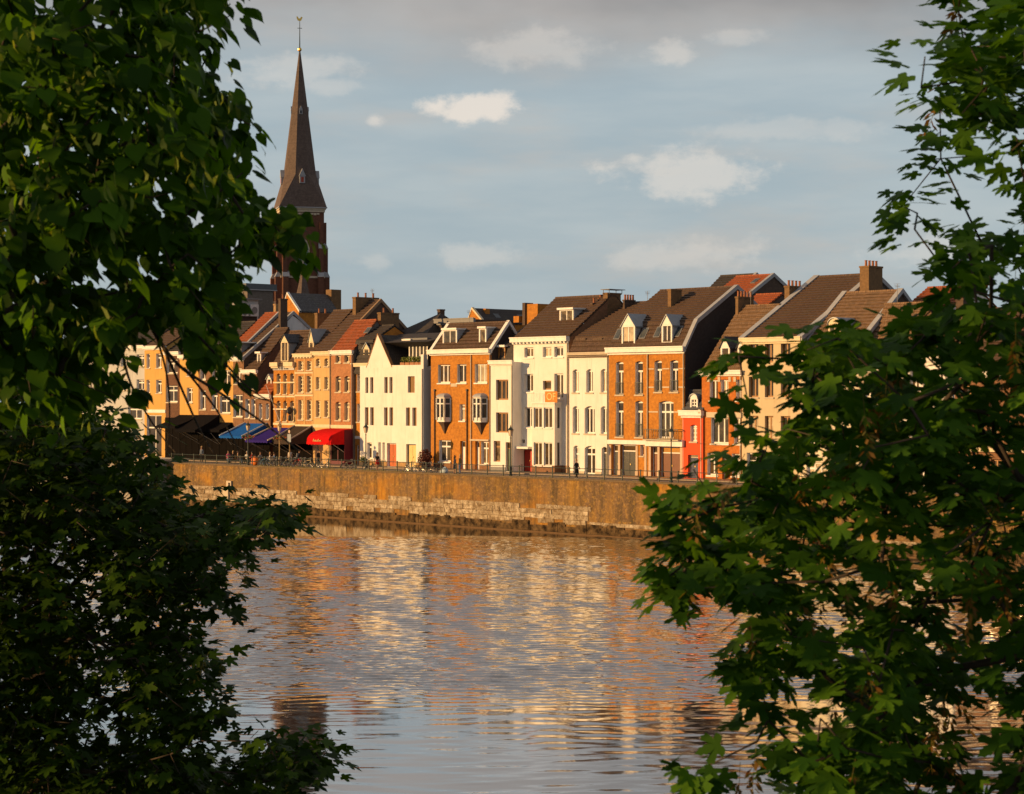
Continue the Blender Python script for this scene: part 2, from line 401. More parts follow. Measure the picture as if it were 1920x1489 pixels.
# stone bridge abutment at the far left end
p = wpos(tt(60, 0), 0, 0); W = T_END-tt(60, 0)
ab = empty('bridge_abutment', (p.x, p.y, 0), ROT, 'grey stone abutment at the far end of the quay wall', 'abutment')
mb = MB(); mb.box(0, W, -2.2, 3, -2.4, G+.2); mb.build('masonry', mat('abutment_stone', (.33, .30, .26), .9, 'brick', (.26, .24, .21), 4.0), ab)
mb = MB(); mb.box(-.1, W+.08, -2.3, 3, G+.2, G+.42); mb.build('coping', STONE, ab)
mb = MB(); mb.box(-.1, W+.25, -2.6, 3.01, -2.4, .55); mb.build('wet_base', WET, ab)
# ------------------------------------------------------------------ houses
STY = {'one': (0, ()), 'c2': (1, ()), 'c3': (2, ()), 'x': (1, (.70,)), 't': (1, (.70,)), 'm': (1, (.26, .5, .76)), 'm2': (1, (.36, .70)), 'tr': (0, (.72,)), 'x3': (2, (.70,))}
ALLH = []
class House:
    def __init__(s, name, label, u0, u1, ve, wm, rows=(), off=FO, prof=None, roofm=None, depth=None, cornice=WHITE, ch=.30, cp=.28, fm=WHITE, rev=.32, gm=None, dent=False,
                 verge=None, plinth=None, group='houses along the quay', base=0.0, top=None, sill=STONE, cat='house', ov=.12, uv_ref=None):
        ALLH.append(s); s.gm = gm; s.dent = dent; s.u0, s.u1, s.off, s.wm, s.fm, s.rev = u0, u1, off, wm, fm, rev
        s.t0 = tt(u0, off); s.t1 = tt(u1, off); s.W = s.t1-s.t0; s.uc = uv_ref or (u0+u1)/2
        p = wpos(s.t0, off, G); s.root = empty(name, p, ROT, label, cat, group); s.sillm = sill
        s.H = s.z(ve); s.base = base
        s.prof = [(0.0, s.H)]
        if prof:
            for (u, v) in prof: s.prof.append(s.back(u, v))
        s.D = depth or (2*s.prof[-1][0] if prof else 9.0)
        s.ops = []
        for r in rows: s.row(*r)
        s.shell(top)
        if prof: s.roof(roofm, verge, ov)
        if cornice: s.cornice(cornice, ch, cp)
        if plinth: 
            mb = MB(); x = 0.0
            gaps = sorted((o[0], o[1]) for o in s.ops if o[2] < plinth[1])
            for a, b in gaps+[(s.W, s.W)]:
                if a-x > .05: mb = MB(); mb.box(x, a, -.04, .02, base, plinth[1]); mb.build('plinth', plinth[0], s.root)
                x = max(x, b)
    def x(s, u, d=0.0): return tt(u, s.off+d)-s.t0
    def z(s, v, u=None, d=0.0): return zz(u if u is not None else s.uc, v, s.off+d)-G
    def back(s, u, v, t=None):
        p = wpos(s.t1 if t is None else t, s.off, 0); rx = (u-960)/F
        d = (rx*p.y-p.x)/(EY.x-EY.y*rx)
        return d, CAM_H-(v-744.5)/F*(p.y+d*EY.y)-G
    def roofz(s, y):
        P = s.prof
        for (a, za), (b, zb) in zip(P, P[1:]):
            if y <= b: return za+(zb-za)*(y-a)/(b-a)
        return P[-1][1]
    def row(s, sty, vt, vb, cols, arch=0.0, opt=None):
        opt = opt or {}
        z1 = s.z(vt, opt.get('u')); z0 = s.z(vb, opt.get('u'))
        if opt.get('ground') or z0 < .25: z0 = s.base+.03
        for c in cols:
            xa, xb = s.x(c[0]), s.x(c[1])
            xa = max(xa, .06); xb = min(xb, s.W-.06)
            if xb-xa < .15: continue
            s.ops.append((xa, xb, z0, z1, arch))
            s.window(sty, xa, xb, z0, z1, s.rev, arch, opt)
    def window(s, sty, xa, xb, z0, z1, y, arch=0, opt=None, parent=None):
        opt = opt or {}; par = parent or s.root; fm = opt.get('fm', s.fm); fw = opt.get('fw', .135)
        if sty == 'shut':
            mb = MB(); mb.box(xa+.001, xb-.001, y-.05, y+.03, z0, z1); return mb.build('shutter', opt.get('fm', BROWN), par)
        if sty in ('door', 'door2', 'gate'):
            return s.door(sty, xa, xb, z0, z1, y, opt, par)
        nm, trs = STY[sty]; mb = MB(); yf = y-.06
        jl = .035 if fm in (WHITE, CREAM) else yf
        mb.box(xa, xa+.035, jl, yf, z0, z1-arch) if jl < yf else None; mb.box(xa, xa+fw, yf, y, z0, z1); mb.box(xb-fw, xb, yf, y, z0, z1)
        mb.box(xa+fw, xb-fw, yf, y, z0, z0+fw); mb.box(xa+fw, xb-fw, yf, y, z1-fw-arch*.6, z1)
        h = z1-z0; zt = z0+h*trs[-1] if trs and sty in ('t', 'tr', 'x', 'x3') else None
        for k in range(nm):
            xm = xa+(xb-xa)*(k+1)/(nm+1); mb.box(xm-fw*.5, xm+fw*.5, yf+.004, y, z0+fw, (zt if (zt and sty == 't') else z1-fw))
        for t in trs:
            hh = fw*.6 if sty not in ('m', 'm2') else fw*.32
            mb.box(xa+fw, xb-fw, yf+.008, y-.002, z0+h*t-hh, z0+h*t+hh)
        w = mb.build('window', fm, par)
        g = MB(); g.box(xa+.02, xb-.02, y-.022, y+.02, z0+.02, z1-.02)
        gm = opt.get('glass'); g.build('pane', GLASS[gm] if gm is not None else rnd.choices(GLASS, (5, 3, 2, 3, 1.6))[0], w)
        if opt.get('sill', True) and z0 > s.base+.3:
            sb = MB(); sb.box(xa-.08, xb+.08, -.09, y-.06, z0-.13, z0-.002) if parent is None else sb.box(xa-.04, xb+.04, y-.2, y-.05, z0-.08, z0)
            sb.build('sill', opt.get('sillm', s.sillm), w)
        if opt.get('rail'):
            rb = MB(); zr = z0+h*.36
            rb.box(xa, xb, -.07, -.03, zr-.03, zr+.02); rb.box(xa, xb, -.07, -.03, z0+.06, z0+.10)
            n = max(3, int((xb-xa)/.13))
            for k in range(n+1):
                xx = xa+(xb-xa)*k/n; rb.box(xx-.014, xx+.014, -.06, -.04, z0+.1, zr)
            rb.build('balcony_railing', IRON, w)
        return w
    def door(s, sty, xa, xb, z0, z1, y, opt, par):
        dm = opt.get('dm', WOOD); fm = opt.get('fm', s.fm); fw = .09; zt = z0+(z1-z0)*(opt.get('tr', .78))
        mb = MB(); yf = y-.07
        mb.box(xa, xa+fw, yf, y, z0, z1); mb.box(xb-fw, xb, yf, y, z0, z1); mb.box(xa+fw, xb-fw, yf, y, z1-fw, z1); mb.box(xa+fw, xb-fw, yf, y, zt-.05, zt+.05)
        fr = mb.build('door_frame', fm, par)
        g = MB(); g.box(xa+fw, xb-fw, y-.03, y+.01, zt+.05, z1-fw); g.build('pane', opt.get('tg', GLASS[1]), fr)
        d = MB(); n = opt.get('leaves', 1); wl_ = (xb-xa-2*fw)/n
        for k in range(n):
            a = xa+fw+k*wl_; d.box(a+.008, a+wl_-.008, y-.05, y+.02, z0, zt-.05)
            for (q0, q1) in ((.08, .45), (.52, .94)):
                d.box(a+.14*wl_, a+wl_*.86, y-.066, y-.05, z0+(zt-z0)*q0, z0+(zt-z0)*q1)
        dd = d.build('door', dm, par)
        h = MB(); hx = xb-fw-.12 if n == 1 else (xa+xb)/2+.06
        h.box(hx-.03, hx+.03, y-.12, y-.05, z0+1.0, z0+1.14); h.build('handle', mat('brass', (.6, .42, .15), .3, metal=1.0), dd)
        return dd
    def shell(s, top):
        mb = MB(); H = s.H; W = s.W; b = s.base; R = s.rev
        xs = sorted({0.0, W}|{o[0] for o in s.ops}|{o[1] for o in s.ops}); zs = sorted({b, H}|{o[2] for o in s.ops}|{o[3] for o in s.ops})
        zs = [z for z in zs if b <= z <= H]
        for i in range(len(xs)-1):
            for j in range(len(zs)-1):
                xm, zm = (xs[i]+xs[i+1])/2, (zs[j]+zs[j+1])/2
                if any(o[0] < xm < o[1] and o[2] < zm < o[3] for o in s.ops): continue
                mb.face([(xs[i],0,zs[j]),(xs[i+1],0,zs[j]),(xs[i+1],0,zs[j+1]),(xs[i],0,zs[j+1])])
        for (xa, xb, z0, z1, ar) in s.ops:
            mb.face([(xa,0,z0),(xa,0,z1),(xa,R,z1),(xa,R,z0)]); mb.face([(xb,0,z0),(xb,R,z0),(xb,R,z1),(xb,0,z1)])
            mb.face([(xa,0,z0),(xa,R,z0),(xb,R,z0),(xb,0,z0)]); mb.face([(xa,0,z1),(xb,0,z1),(xb,R,z1),(xa,R,z1)])
            if ar > 0:
                n = 6; xm = (xa+xb)/2; hw = (xb-xa)/2
                P = [(xa+(xb-xa)*k/n, z1-ar*(((xa+(xb-xa)*k/n)-xm)/hw)**2) for k in range(n+1)]
                for k in range(n):
                    (xp, zp), (xq, zq) = P[k], P[k+1]
                    mb.face([(xp,-.002,zp),(xq,-.002,zq),(xq,-.002,z1),(xp,-.002,z1)]); mb.face([(xp,-.002,zp),(xp,R,zp),(xq,R,zq),(xq,-.002,zq)])
        D = s.D; P = list(s.prof)
        if len(P) > 1:
            e = .06
            side = [(0, b)]+[(y, z-e) for y, z in P]
            mir = [(D-y, z-e) for y, z in P[::-1] if abs(D-2*y) > .05]; side += mir+[(D, b)]
        else: side = [(0, b), (0, H), (D, H), (D, b)]
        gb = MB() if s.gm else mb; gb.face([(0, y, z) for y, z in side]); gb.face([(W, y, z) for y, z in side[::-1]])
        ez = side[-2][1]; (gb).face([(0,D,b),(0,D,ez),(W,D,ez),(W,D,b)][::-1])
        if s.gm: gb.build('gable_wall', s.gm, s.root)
        if len(P) == 1 and top != 'open': mb.face([(0,0,H-.02),(W,0,H-.02),(W,D,H-.02),(0,D,H-.02)])
        s.wall = mb.build('wall', s.wm, s.root)
    def roof(s, rm, verge, ov):
        mb = MB(); P = s.prof; D = s.D; th = .12
        pts = list(P)+[(D-y, z) for y, z in P[::-1] if abs(D-2*y) > .05]
        # small eave overhang
        (y0, z0), (y1, z1) = pts[0], pts[1]; k = .18; pts[0] = (y0-k, z0-(z1-z0)/(y1-y0)*k)
        lo = [(y, z+.02) for y, z in pts]; hi = [(y, z+.02+th) for y, z in pts]
        a, b = -.03, s.W+.03
        for i in range(len(pts)-1):
            (py, pz), (qy, qz) = hi[i], hi[i+1]; sl_ = math.hypot(qy-py, qz-pz); nc = max(1, round(sl_/.48)) if qz > pz else 1; ny, nz_ = -(qz-pz)/sl_, (qy-py)/sl_; lip = .085
            for c in range(nc):
                f0, f1 = c/nc, (c+1)/nc; A = (py+(qy-py)*f0, pz+(qz-pz)*f0); B = (py+(qy-py)*f1, pz+(qz-pz)*f1)
                if nc == 1: mb.face([(a,*A),(b,*A),(b,*B),(a,*B)]); continue
                A2 = (A[0]+ny*lip, A[1]+nz_*lip); mb.face([(a,*A2),(b,*A2),(b,*B),(a,*B)]); mb.face([(a,*A),(b,*A),(b,*A2),(a,*A2)])
            mb.face([(a,*lo[i+1]),(b,*lo[i+1]),(b,*lo[i]),(a,*lo[i])])
            for x, fl in ((a, 1), (b, -1)):
                q = [(x,*lo[i]),(x,*hi[i]),(x,*hi[i+1]),(x,*lo[i+1])]; mb.face(q if fl > 0 else q[::-1])
        mb.face([(a,*lo[0]),(b,*lo[0]),(b,*hi[0]),(a,*hi[0])])
        s.rf = mb.build('roof', rm, s.root)
        ri = max(range(len(pts)), key=lambda i: pts[i][1])
        rb = MB(); x = a; zr = hi[ri][1]; yr = hi[ri][0]
        while x < b-.05:
            l = min(.42, b-x); rb.prism([(yr-.16, zr-.07), (yr+.16, zr-.07), (yr+.09, zr+.09+.015*rnd.random()), (yr-.09, zr+.09)], 0, x, x+l-.02); x += .42
        rb.build('ridge_tiles', rm, s.rf)
        if verge:
            vm, wd, sides = verge
            for sd in sides:
                vb = MB(); xa, xb = (s.W-wd*.6, s.W+wd*.4) if sd == 'r' else (-wd*.4, wd*.6)
                for i in range(len(pts)-1):
                    p, q = hi[i], hi[i+1]
                    A = [(xa,p[0],p[1]-.25),(xb,p[0],p[1]-.25),(xb,p[0],p[1]+.16),(xa,p[0],p[1]+.16)]; B = [(xa,q[0],q[1]-.25),(xb,q[0],q[1]-.25),(xb,q[0],q[1]+.16),(xa,q[0],q[1]+.16)]
                    for c in range(4): d = (c+1) % 4; vb.face([A[c], A[d], B[d], B[c]])
                    if i == 0: vb.face(A[::-1])
                vb.build('verge', vm, s.rf)
    def cornice(s, m, h, p):
        mb = MB(); H = s.H; hh = max(.34, h)
        mb.box(-.12, s.W+.10, -p, .05, H-hh*.62, H+.13); mb.box(-.15, s.W+.13, -p-.05, -p+.04, H+.06, H+.18); mb.box(-.02, s.W+.02, -p*.4, -.003, H-hh, H-hh*.62)
        if s.dent:
            n = int(s.W/.5)
            for k in range(n):
                xx = (k+.5)*s.W/n; mb.box(xx-.09, xx+.09, -p*.85, -p*.4, H-hh*.9, H-hh*.63)
        mb.build('cornice', m, s.root)
    def band(s, v0, v1, m, p=.05, name='band', xa=None, xb=None):
        mb = MB(); z0, z1 = s.z(v1), s.z(v0); mb.box(-.01 if xa is None else xa, s.W+.01 if xb is None else xb, -p, .0, z0, z1); return mb.build(name, m, s.root)
    def chimney(s, u0, u1, vt, vb, d, dy, m, pots=0, par=None, pm=None):
        xa, xb = s.x(u0, d), s.x(u1, d); z1 = s.z(vt, u0, d); z0 = s.z(vb, u0, d)-1.2
        mb = MB(); mb.box(xa, xb, d, d+dy, z0, z1); mb.box(xa-.05, xb+.05, d-.05, d+dy+.05, z1-.16, z1)
        for k in range(pots):
            y = d+dy*(k+.5)/pots; mb.lathe(((xa+xb)/2, y, z1), [(.12, 0), (.10, .42), (.13, .46), (.13, .5)], 8, 1)
        return mb.build('chimney', [m, pm or mat('chimney_pot', (.35, .14, .07), .8)], par or getattr(s, 'rf', s.root))
    def dormer(s, u0, u1, vt, vb, d=.5, style='flat', sty='c2', m=WHITE, rm=ZINC, cheek=ZINC, vap=None, glass=None, fw=.1, over=.12):
        um = (u0+u1)/2
        if d is None:
            d = 0.0
            while d < s.prof[-1][0] and s.roofz(d) < s.z(vb, um, d): d += .05
        xa, xb = s.x(u0, d), s.x(u1, d); z1 = s.z(vt, um, d); z0 = s.z(vb, um, d)
        y = d
        while s.roofz(y) < z1 and y < s.prof[-1][0]: y += .1
        yb = y+.3
        mb = MB(); fr = .16
        mb.box(xa, xa+fr, d, d+.16, z0-.3, z1); mb.box(xb-fr, xb, d, d+.16, z0-.3, z1); mb.box(xa+fr, xb-fr, d, d+.16, z0-.3, z0+.05); mb.box(xa+fr, xb-fr, d, d+.16, z1-fr, z1)
        if style == 'gable' or style == 'arch':
            za = s.z(vap, um, d); xm = (xa+xb)/2
            if style == 'gable': poly = [(xa-.02, z1), (xb+.02, z1), (xm, za)]
            else: poly = [(xb+.03-(xb-xa+.06)*(1-math.cos(math.pi*k/8))/2, z1+(za-z1)*math.sin(math.pi*k/8)) for k in range(9)]
            mb.prism(poly, 1, d-.02, d+.14)
        do = mb.build('dormer', m, s.root)
        c = MB()
        for x0, x1 in ((xa+.02, xa+.10), (xb-.10, xb-.02)):
            c.prism([(d+.16, z0-.3), (d+.16, z1-.01), (yb, z1-.01), (yb, z1-.3)], 0, x0, x1)
        c.build('cheek', cheek, do)
        r = MB()
        if style == 'flat': r.box(xa-over, xb+over, d-over-.06, yb, z1-.02, z1+.13); r.box(xa-over-.03, xb+over+.03, d-over-.11, d-over-.06, z1-.05, z1+.16)
        else:
            if style == 'gable': top = [(xa-over, z1-.02-.1), (xm, za+.06), (xb+over, z1-.02-.1)]
            else: top = [(xa-.05+(xb-xa+.1)*(1-math.cos(math.pi*k/8))/2, z1+(za-z1+.06)*math.sin(math.pi*k/8)) for k in range(9)]
            for (p, q) in zip(top, top[1:]):
                r.face([(p[0], d-.12, p[1]), (q[0], d-.12, q[1]), (q[0], yb+.8, q[1]), (p[0], yb+.8, p[1])]); r.face([(p[0], d-.12, p[1]-.09), (p[0], yb+.8, p[1]-.09), (q[0], yb+.8, q[1]-.09), (q[0], d-.12, q[1]-.09)])
                r.face([(p[0], d-.12, p[1]-.09), (q[0], d-.12, q[1]-.09), (q[0], d-.12, q[1]), (p[0], d-.12, p[1])])
        r.build('dormer_roof', rm if style != 'flat' else (rm if rm is not ZINC else WHITE), do)
        nm, trs = STY[sty]; w = MB(); A, B, Z0, Z1 = xa+fr, xb-fr, z0+.05, z1-fr
        for k in range(nm): xm2 = A+(B-A)*(k+1)/(nm+1); w.box(xm2-fw*.5, xm2+fw*.5, d+.06, d+.11, Z0, Z1)
        for q in trs: zz_ = Z0+(Z1-Z0)*q; w.box(A, B, d+.065, d+.108, zz_-fw*.35, zz_+fw*.35)
        w.box(A, A+.05, d+.062, d+.11, Z0, Z1); w.box(B-.05, B, d+.062, d+.11, Z0, Z1)
        w.build('window', m, do)
        g = MB(); g.box(A, B, d+.09, d+.13, Z0, Z1); g.build('pane', GLASS[glass] if glass is not None else rnd.choice(GLASS), do)
        return do
    def skylight(s, u, v, w=.7, l=.9):
        # lies on the roof slope: walk back until the slope projects to v
        best = None
        for k in range(140):
            y = .05*k; z = s.roofz(y); t = tt(u, s.off+y); pv = 744.5-F*(z+G-CAM_H)/hit(u, s.off+y).y
            if best is None or abs(pv-v) < best[0]: best = (abs(pv-v), y, z, t-s.t0)
        _, y, z, x = best; dz = s.roofz(y+.1)-z; a = math.atan2(dz, .1); cy, sy = math.cos(a), math.sin(a)
        def P(px, q, n): return (x+px, y+q*cy-n*sy, z+.14+q*sy+n*cy)
        mb = MB(); g = MB()
        for b_, (x0, x1, q0, q1, n1) in ((mb, (-w/2, w/2, -l/2, l/2, .09)), (g, (-w/2+.08, w/2-.08, -l/2+.08, l/2-.08, .11))):
            A = [P(x0, q0, 0), P(x1, q0, 0), P(x1, q1, 0), P(x0, q1, 0)]; B = [P(x0, q0, n1), P(x1, q0, n1), P(x1, q1, n1), P(x0, q1, n1)]
            b_.face(B)
            for c in range(4): b_.face([A[c], A[(c+1) % 4], B[(c+1) % 4], B[c]])
        o = mb.build('skylight', GREYP, s.rf); g.build('pane', mat('skylight_glass', (.05, .06, .07), .08, 'glass', (.08, .09, .10)), s.root if False else o)
    def pipe(s, u, v0, v1, m=STONE, r=.055):
        mb = MB(); x = s.x(u); mb.tube((x, -.09, s.z(v1) if v1 < 870 else s.base), (x, -.09, s.z(v0)), r, r, 6); mb.box(x-.09, x+.09, -.16, -.02, s.z(v0)-.02, s.z(v0)+.18); return mb.build('drainpipe', m, s.root)

SHOPP = mat('shopfront_shade', (.010, .009, .009), .8, spec=.03)  # near-black puts the dark under the awnings into the shopfront colour
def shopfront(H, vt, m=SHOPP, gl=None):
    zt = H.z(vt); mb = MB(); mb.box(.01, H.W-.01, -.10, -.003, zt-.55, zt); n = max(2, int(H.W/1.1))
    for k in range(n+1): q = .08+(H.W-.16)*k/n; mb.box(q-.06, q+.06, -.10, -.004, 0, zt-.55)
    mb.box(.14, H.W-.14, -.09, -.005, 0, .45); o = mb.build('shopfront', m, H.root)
    g = MB(); g.box(.1, H.W-.1, -.06, -.006, .45, zt-.56); g.build('pane', gl or mat('shop_interior', (.007, .006, .006), .8, spec=.03), o)  # opaque near-black pane, the unlit shop interior put into its colour
B_OR = brickm('orange', (.48, .195, .024), (.385, .145, .020)); B_RED = brickm('red', (.50, .155, .020), (.41, .12, .018)); B_CH = brickm('chimney', (.20, .115, .05), (.15, .09, .045)); B_BK = brickm('gable_dark', (.045, .032, .03), (.035, .027, .026)); B_BRN = brickm('brown', (.235, .12, .06), (.18, .09, .05))  # the near-black gable brick is a dark facing with shade put into its colour
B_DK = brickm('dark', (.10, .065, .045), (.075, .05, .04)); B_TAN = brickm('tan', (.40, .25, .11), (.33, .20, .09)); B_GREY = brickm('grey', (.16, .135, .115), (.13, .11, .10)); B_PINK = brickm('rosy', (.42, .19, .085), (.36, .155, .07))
P_WH = plast('white', (.82, .79, .75), (.70, .665, .62)); P_CR = plast('cream', (.74, .66, .50)); P_YE = plast('ochre', (.62, .36, .10)); P_BE = plast('beige', (.60, .49, .32)); P_SAND = plast('sandstone', (.62, .40, .17), (.52, .34, .15)); P_RED = plast('scarlet', (.72, .085, .022), (.62, .075, .02)); P_GR = plast('pale_grey', (.50, .50, .50))
VW = (LEAD, .42, 'r'); VZ = (LEAD, .3, 'r'); VP = (WHITE, .42, 'lr')

# --- far left, half hidden by leaves
H = House('house', 'plain pale house front, last before the leaves at the far end', 150, 271, 652, P_GR, [('x', 666, 688, [(256, 270), (226, 240)]), ('x', 712, 732, [(256, 270), (226, 240)]), ('x', 760, 785, [(240, 266)]), ('door', 815, 880, [(250, 264)])], prof=[(360, 590)], roofm=T_DARK)  # white front given grey plaster to put its shade into the colour
H = House('house', 'narrow ochre yellow house between a white and a dark brick front', 271, 310.5, 651, P_YE, [('t', 663, 690, [(274.5, 281), (292.5, 303)]), ('t', 712, 737, [(274.5, 281), (292.5, 303)]), ('x', 778, 830, [(275, 303)], 0, {'ground': 1, 'glass': 0})], prof=[(395, 595)], roofm=T_BROWN)
H.band(768, 774, WHITE, .08)
H = House('house', 'narrow dark brown brick house with a wide white window', 310.5, 337, 662, brickm('umber', (.13, .06, .035)), [('x', 674, 700, [(312, 333)]), ('x', 723, 754, [(312, 333)]), ('x', 785, 850, [(313, 334)], 0, {'ground': 1, 'glass': 0})], prof=[(418, 602)], roofm=T_DARK)
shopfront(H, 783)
H = House('house', 'ochre house with one tall white cross window above black awning', 337, 372, 668, P_YE, [('x', 680, 705, [(350, 361)]), ('x', 727, 755, [(350, 361)]), ('x', 785, 850, [(340, 370)], 0, {'ground': 1, 'glass': 0})], prof=[(446, 610)], roofm=T_BROWN)
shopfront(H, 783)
H.dormer(352, 363, 640, 662, .5, 'gable', 'c2', CREAM, vap=629)
H = House('house', 'brown brick house with two slim windows, behind hanging twigs', 372, 411, 670, B_BRN, [('t', 684, 712, [(375, 386), (397, 408)]), ('t', 732, 768, [(375, 386), (397, 408)]), ('x3', 788, 850, [(374, 409)], 0, {'ground': 1, 'glass': 0})], prof=[(480, 605)], roofm=T_DARK)
shopfront(H, 783)
H = House('house', 'ochre house under the bright orange tiled roof', 411, 437, 672, P_YE, [('x', 694, 722, [(413, 433)]), ('x', 742, 775, [(411.5, 432)]), ('one', 800, 860, [(413, 434)], 0, {'ground': 1, 'glass': 0})], prof=[(524, 588)], roofm=T_RED, verge=(LEAD, .3, 'r'))
shopfront(H, 796)
H = House('house', 'brown brick house with long roof and white upper gable end', 437, 457, 672, B_BRN, [('t', 690, 720, [(439, 453)]), ('x', 740, 782, [(437.5, 455)]), ('one', 800, 860, [(440, 455)], 0, {'ground': 1, 'glass': 2})], prof=[(550, 588)], roofm=T_BROWN, gm=B_DK, verge=(LEAD, .3, 'r'))
shopfront(H, 800)
H.dormer(441, 451, 643, 674, .35, 'flat', 'one', CREAM, ZINC, over=.5)
mb = MB(); pr = H.prof[-1]; mb.prism([(pr[0]-3.2, pr[1]-2.9), (pr[0]-.1, pr[1]-.25), (H.D-1.2, pr[1]-3.4), (H.D-1.2, pr[1]-4.4), (pr[0]-3.2, pr[1]-4.4)], 0, H.W+.002, H.W+.03); mb.build('painted_gable', plast('cool_white', (.72, .74, .76)), H.root)
H.chimney(522, 526, 560, 612, 4.9, 1.0, B_DK, 1); H.chimney(513, 517, 570, 602, 6.8, .5, B_TAN)
H = House('house', 'brown brick house with a row of four small upper windows', 455.5, 482, 696, B_BRN, [('c2', 707, 729, [(460, 469.5), (470.5, 480)]), ('t', 748, 784, [(459.7, 468), (471, 479)]), ('one', 803, 860, [(458, 480)], 0, {'ground': 1, 'glass': 3})], prof=[(541, 617)], roofm=T_BROWN, gm=B_DK, ch=.22)
shopfront(H, 800)
H.dormer(482, 489, 662, 682, None, 'flat', 'one', WHITE, ZINC)
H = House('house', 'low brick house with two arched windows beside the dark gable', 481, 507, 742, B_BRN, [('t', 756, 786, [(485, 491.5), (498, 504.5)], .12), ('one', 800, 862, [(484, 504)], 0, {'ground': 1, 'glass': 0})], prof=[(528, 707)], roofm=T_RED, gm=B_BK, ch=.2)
shopfront(H, 800)
H.dormer(500, 509, 709, 730, .9, 'gable', 'one', WHITE, ZINC, vap=702)

# --- ornate orange house with stepped dormer and lettered frieze
H = House('house', 'ornate orange brick house with pointed dormer and lettered frieze', 513, 553, 683, B_OR,
  [('t', 700, 739, [(518.5, 526), (531, 538), (543.5, 551)], .22), ('t', 751, 790, [(518.5, 526), (531, 538), (543.5, 551)], .22), ('x3', 806, 866, [(516, 550)], 0, {'ground': 1, 'glass': 0})],
  prof=[(585, 622)], roofm=T_BROWN, cornice=None, fm=CREAM)
shopfront(H, 803)
mb = MB()
for a, b in ((-.25, H.x(525)), (H.x(536), H.W+.05)): mb.box(a, b, -.40, .1, H.H-.25, H.H+.22); mb.box(a+.06, b-.06, -.25, .05, H.H-.42, H.H-.25)
mb.build('cornice', CREAM, H.root)
mb = MB(); z0, z1 = H.z(694), H.z(686); mb.box(.02, H.W-.02, -.12, 0, z0, z1); fz = mb.build('frieze', plast('frieze', (.60, .58, .56)), H.root)
mb = MB(); xx = .12; zc = (z0+z1)/2; hh = (z1-z0)*.36
for k in range(15):
    w = rnd.choice((.12, .15, .17)); k0 = k % 5
    if k == 8: mb.box(xx, xx+.12, -.14, -.121, zc-hh*1.2, zc+hh*1.2, 1)
    else:
        mb.box(xx, xx+.035, -.15, -.121, zc-hh, zc+hh)
        if k0 in (0, 2, 3): mb.box(xx+w-.035, xx+w, -.15, -.121, zc-hh, zc+hh)
        if k0 in (0, 1, 3): mb.box(xx+.035, xx+w-.035, -.15, -.121, zc-.03, zc+.03)
        if k0 in (1, 2, 4): mb.box(xx+.035, xx+w, -.15, -.121, zc+hh-.06, zc+hh)
    xx += w+.055
    if xx > H.W-.3: break
mb.build('lettering', [mat('letter_grey', (.24, .23, .23), .6), DARK], fz)
for v0, v1 in ((716, 718.5), (742, 745), (766, 768.5), (793, 797)): H.band(v0, v1, CREAM, .06)
H.dormer(526.5, 540.5, 640, 677, .05, 'gable', 'c2', CREAM, SLATE, vap=627)
mb = MB(); mb.tube((H.x(528), -.1, H.z(796)), (H.x(528)-.2, -2.0, H.z(722)), .045, .03, 6); mb.build('flagpole', WHITE, H.root)
mb = MB(); mb.lathe((H.x(549), -.45, H.z(777)), [(.08, 0), (.34, .25), (.36, .5), (.2, .75), (.05, .85)], 8); mb.tube((H.x(549), 0, H.z(766)), (H.x(549), -.5, H.z(766)), .04); mb.lathe((H.x(549), -.45, H.z(789)), [(.12, 0), (.2, .12), (.16, .5), (.05, .68)], 8); mb.build('hanging_sign', DARK, H.root)
# --- cream framed house
H = House('house', 'narrow orange house with cream panels around muntin windows', 553, 587, 666, brickm('apricot', (.50, .25, .09), (.43, .2, .07)),
  [('m2', 677, 694, [(559, 569), (575, 585)]), ('m', 705, 736, [(559, 569), (575, 585)]), ('m', 750, 787, [(559, 569), (575, 585)]), ('x3', 808, 866, [(557, 584)], 0, {'ground': 1, 'glass': 0})], prof=[(661, 583)], roofm=T_BROWN, cornice=CREAM, dent=True, ch=.35, fm=CREAM)
for v0, v1 in ((698, 700.5), (740, 743), (796, 800)): H.band(v0, v1, CREAM, .05)
mb = MB()
for a in (553.6, 571, 586): x0 = H.x(a); mb.box(x0-.1, x0+.1, -.035, 0, .1, H.H-.4)
mb.build('pilaster', P_SAND, H.root)
shopfront(H, 803)
H.dormer(579, 588, 640, 660, .8, 'gable', 'one', CREAM, ZINC, vap=617)
H.chimney(590, 595, 587, 615, 4.5, 1.8, B_CH, 2); 
# --- plain sandstone-coloured house
H = House('house', 'plain sandy plaster house with small arched top windows', 587, 621, 662, P_SAND,
  [('m2', 672, 687, [(592, 600.5), (608, 616)], .18), ('m', 707, 730, [(592, 600.5), (608, 616)]), ('m', 751, 782, [(592, 600.5), (608, 616)]), ('one', 822, 880, [(590, 597), (599, 604)], 0, {'ground': 1, 'glass': 2})], prof=[(714, 565)], roofm=T_BROWN, cornice=CREAM, ch=.25, gm=B_DK, verge=(mat('verge_tile', (.30, .2, .12), .8), .25, 'r'), fm=CREAM)
H.chimney(661, 667, 557, 590, 5.0, 3.3, B_CH, 3); H.band(796, 802, CREAM, .06)
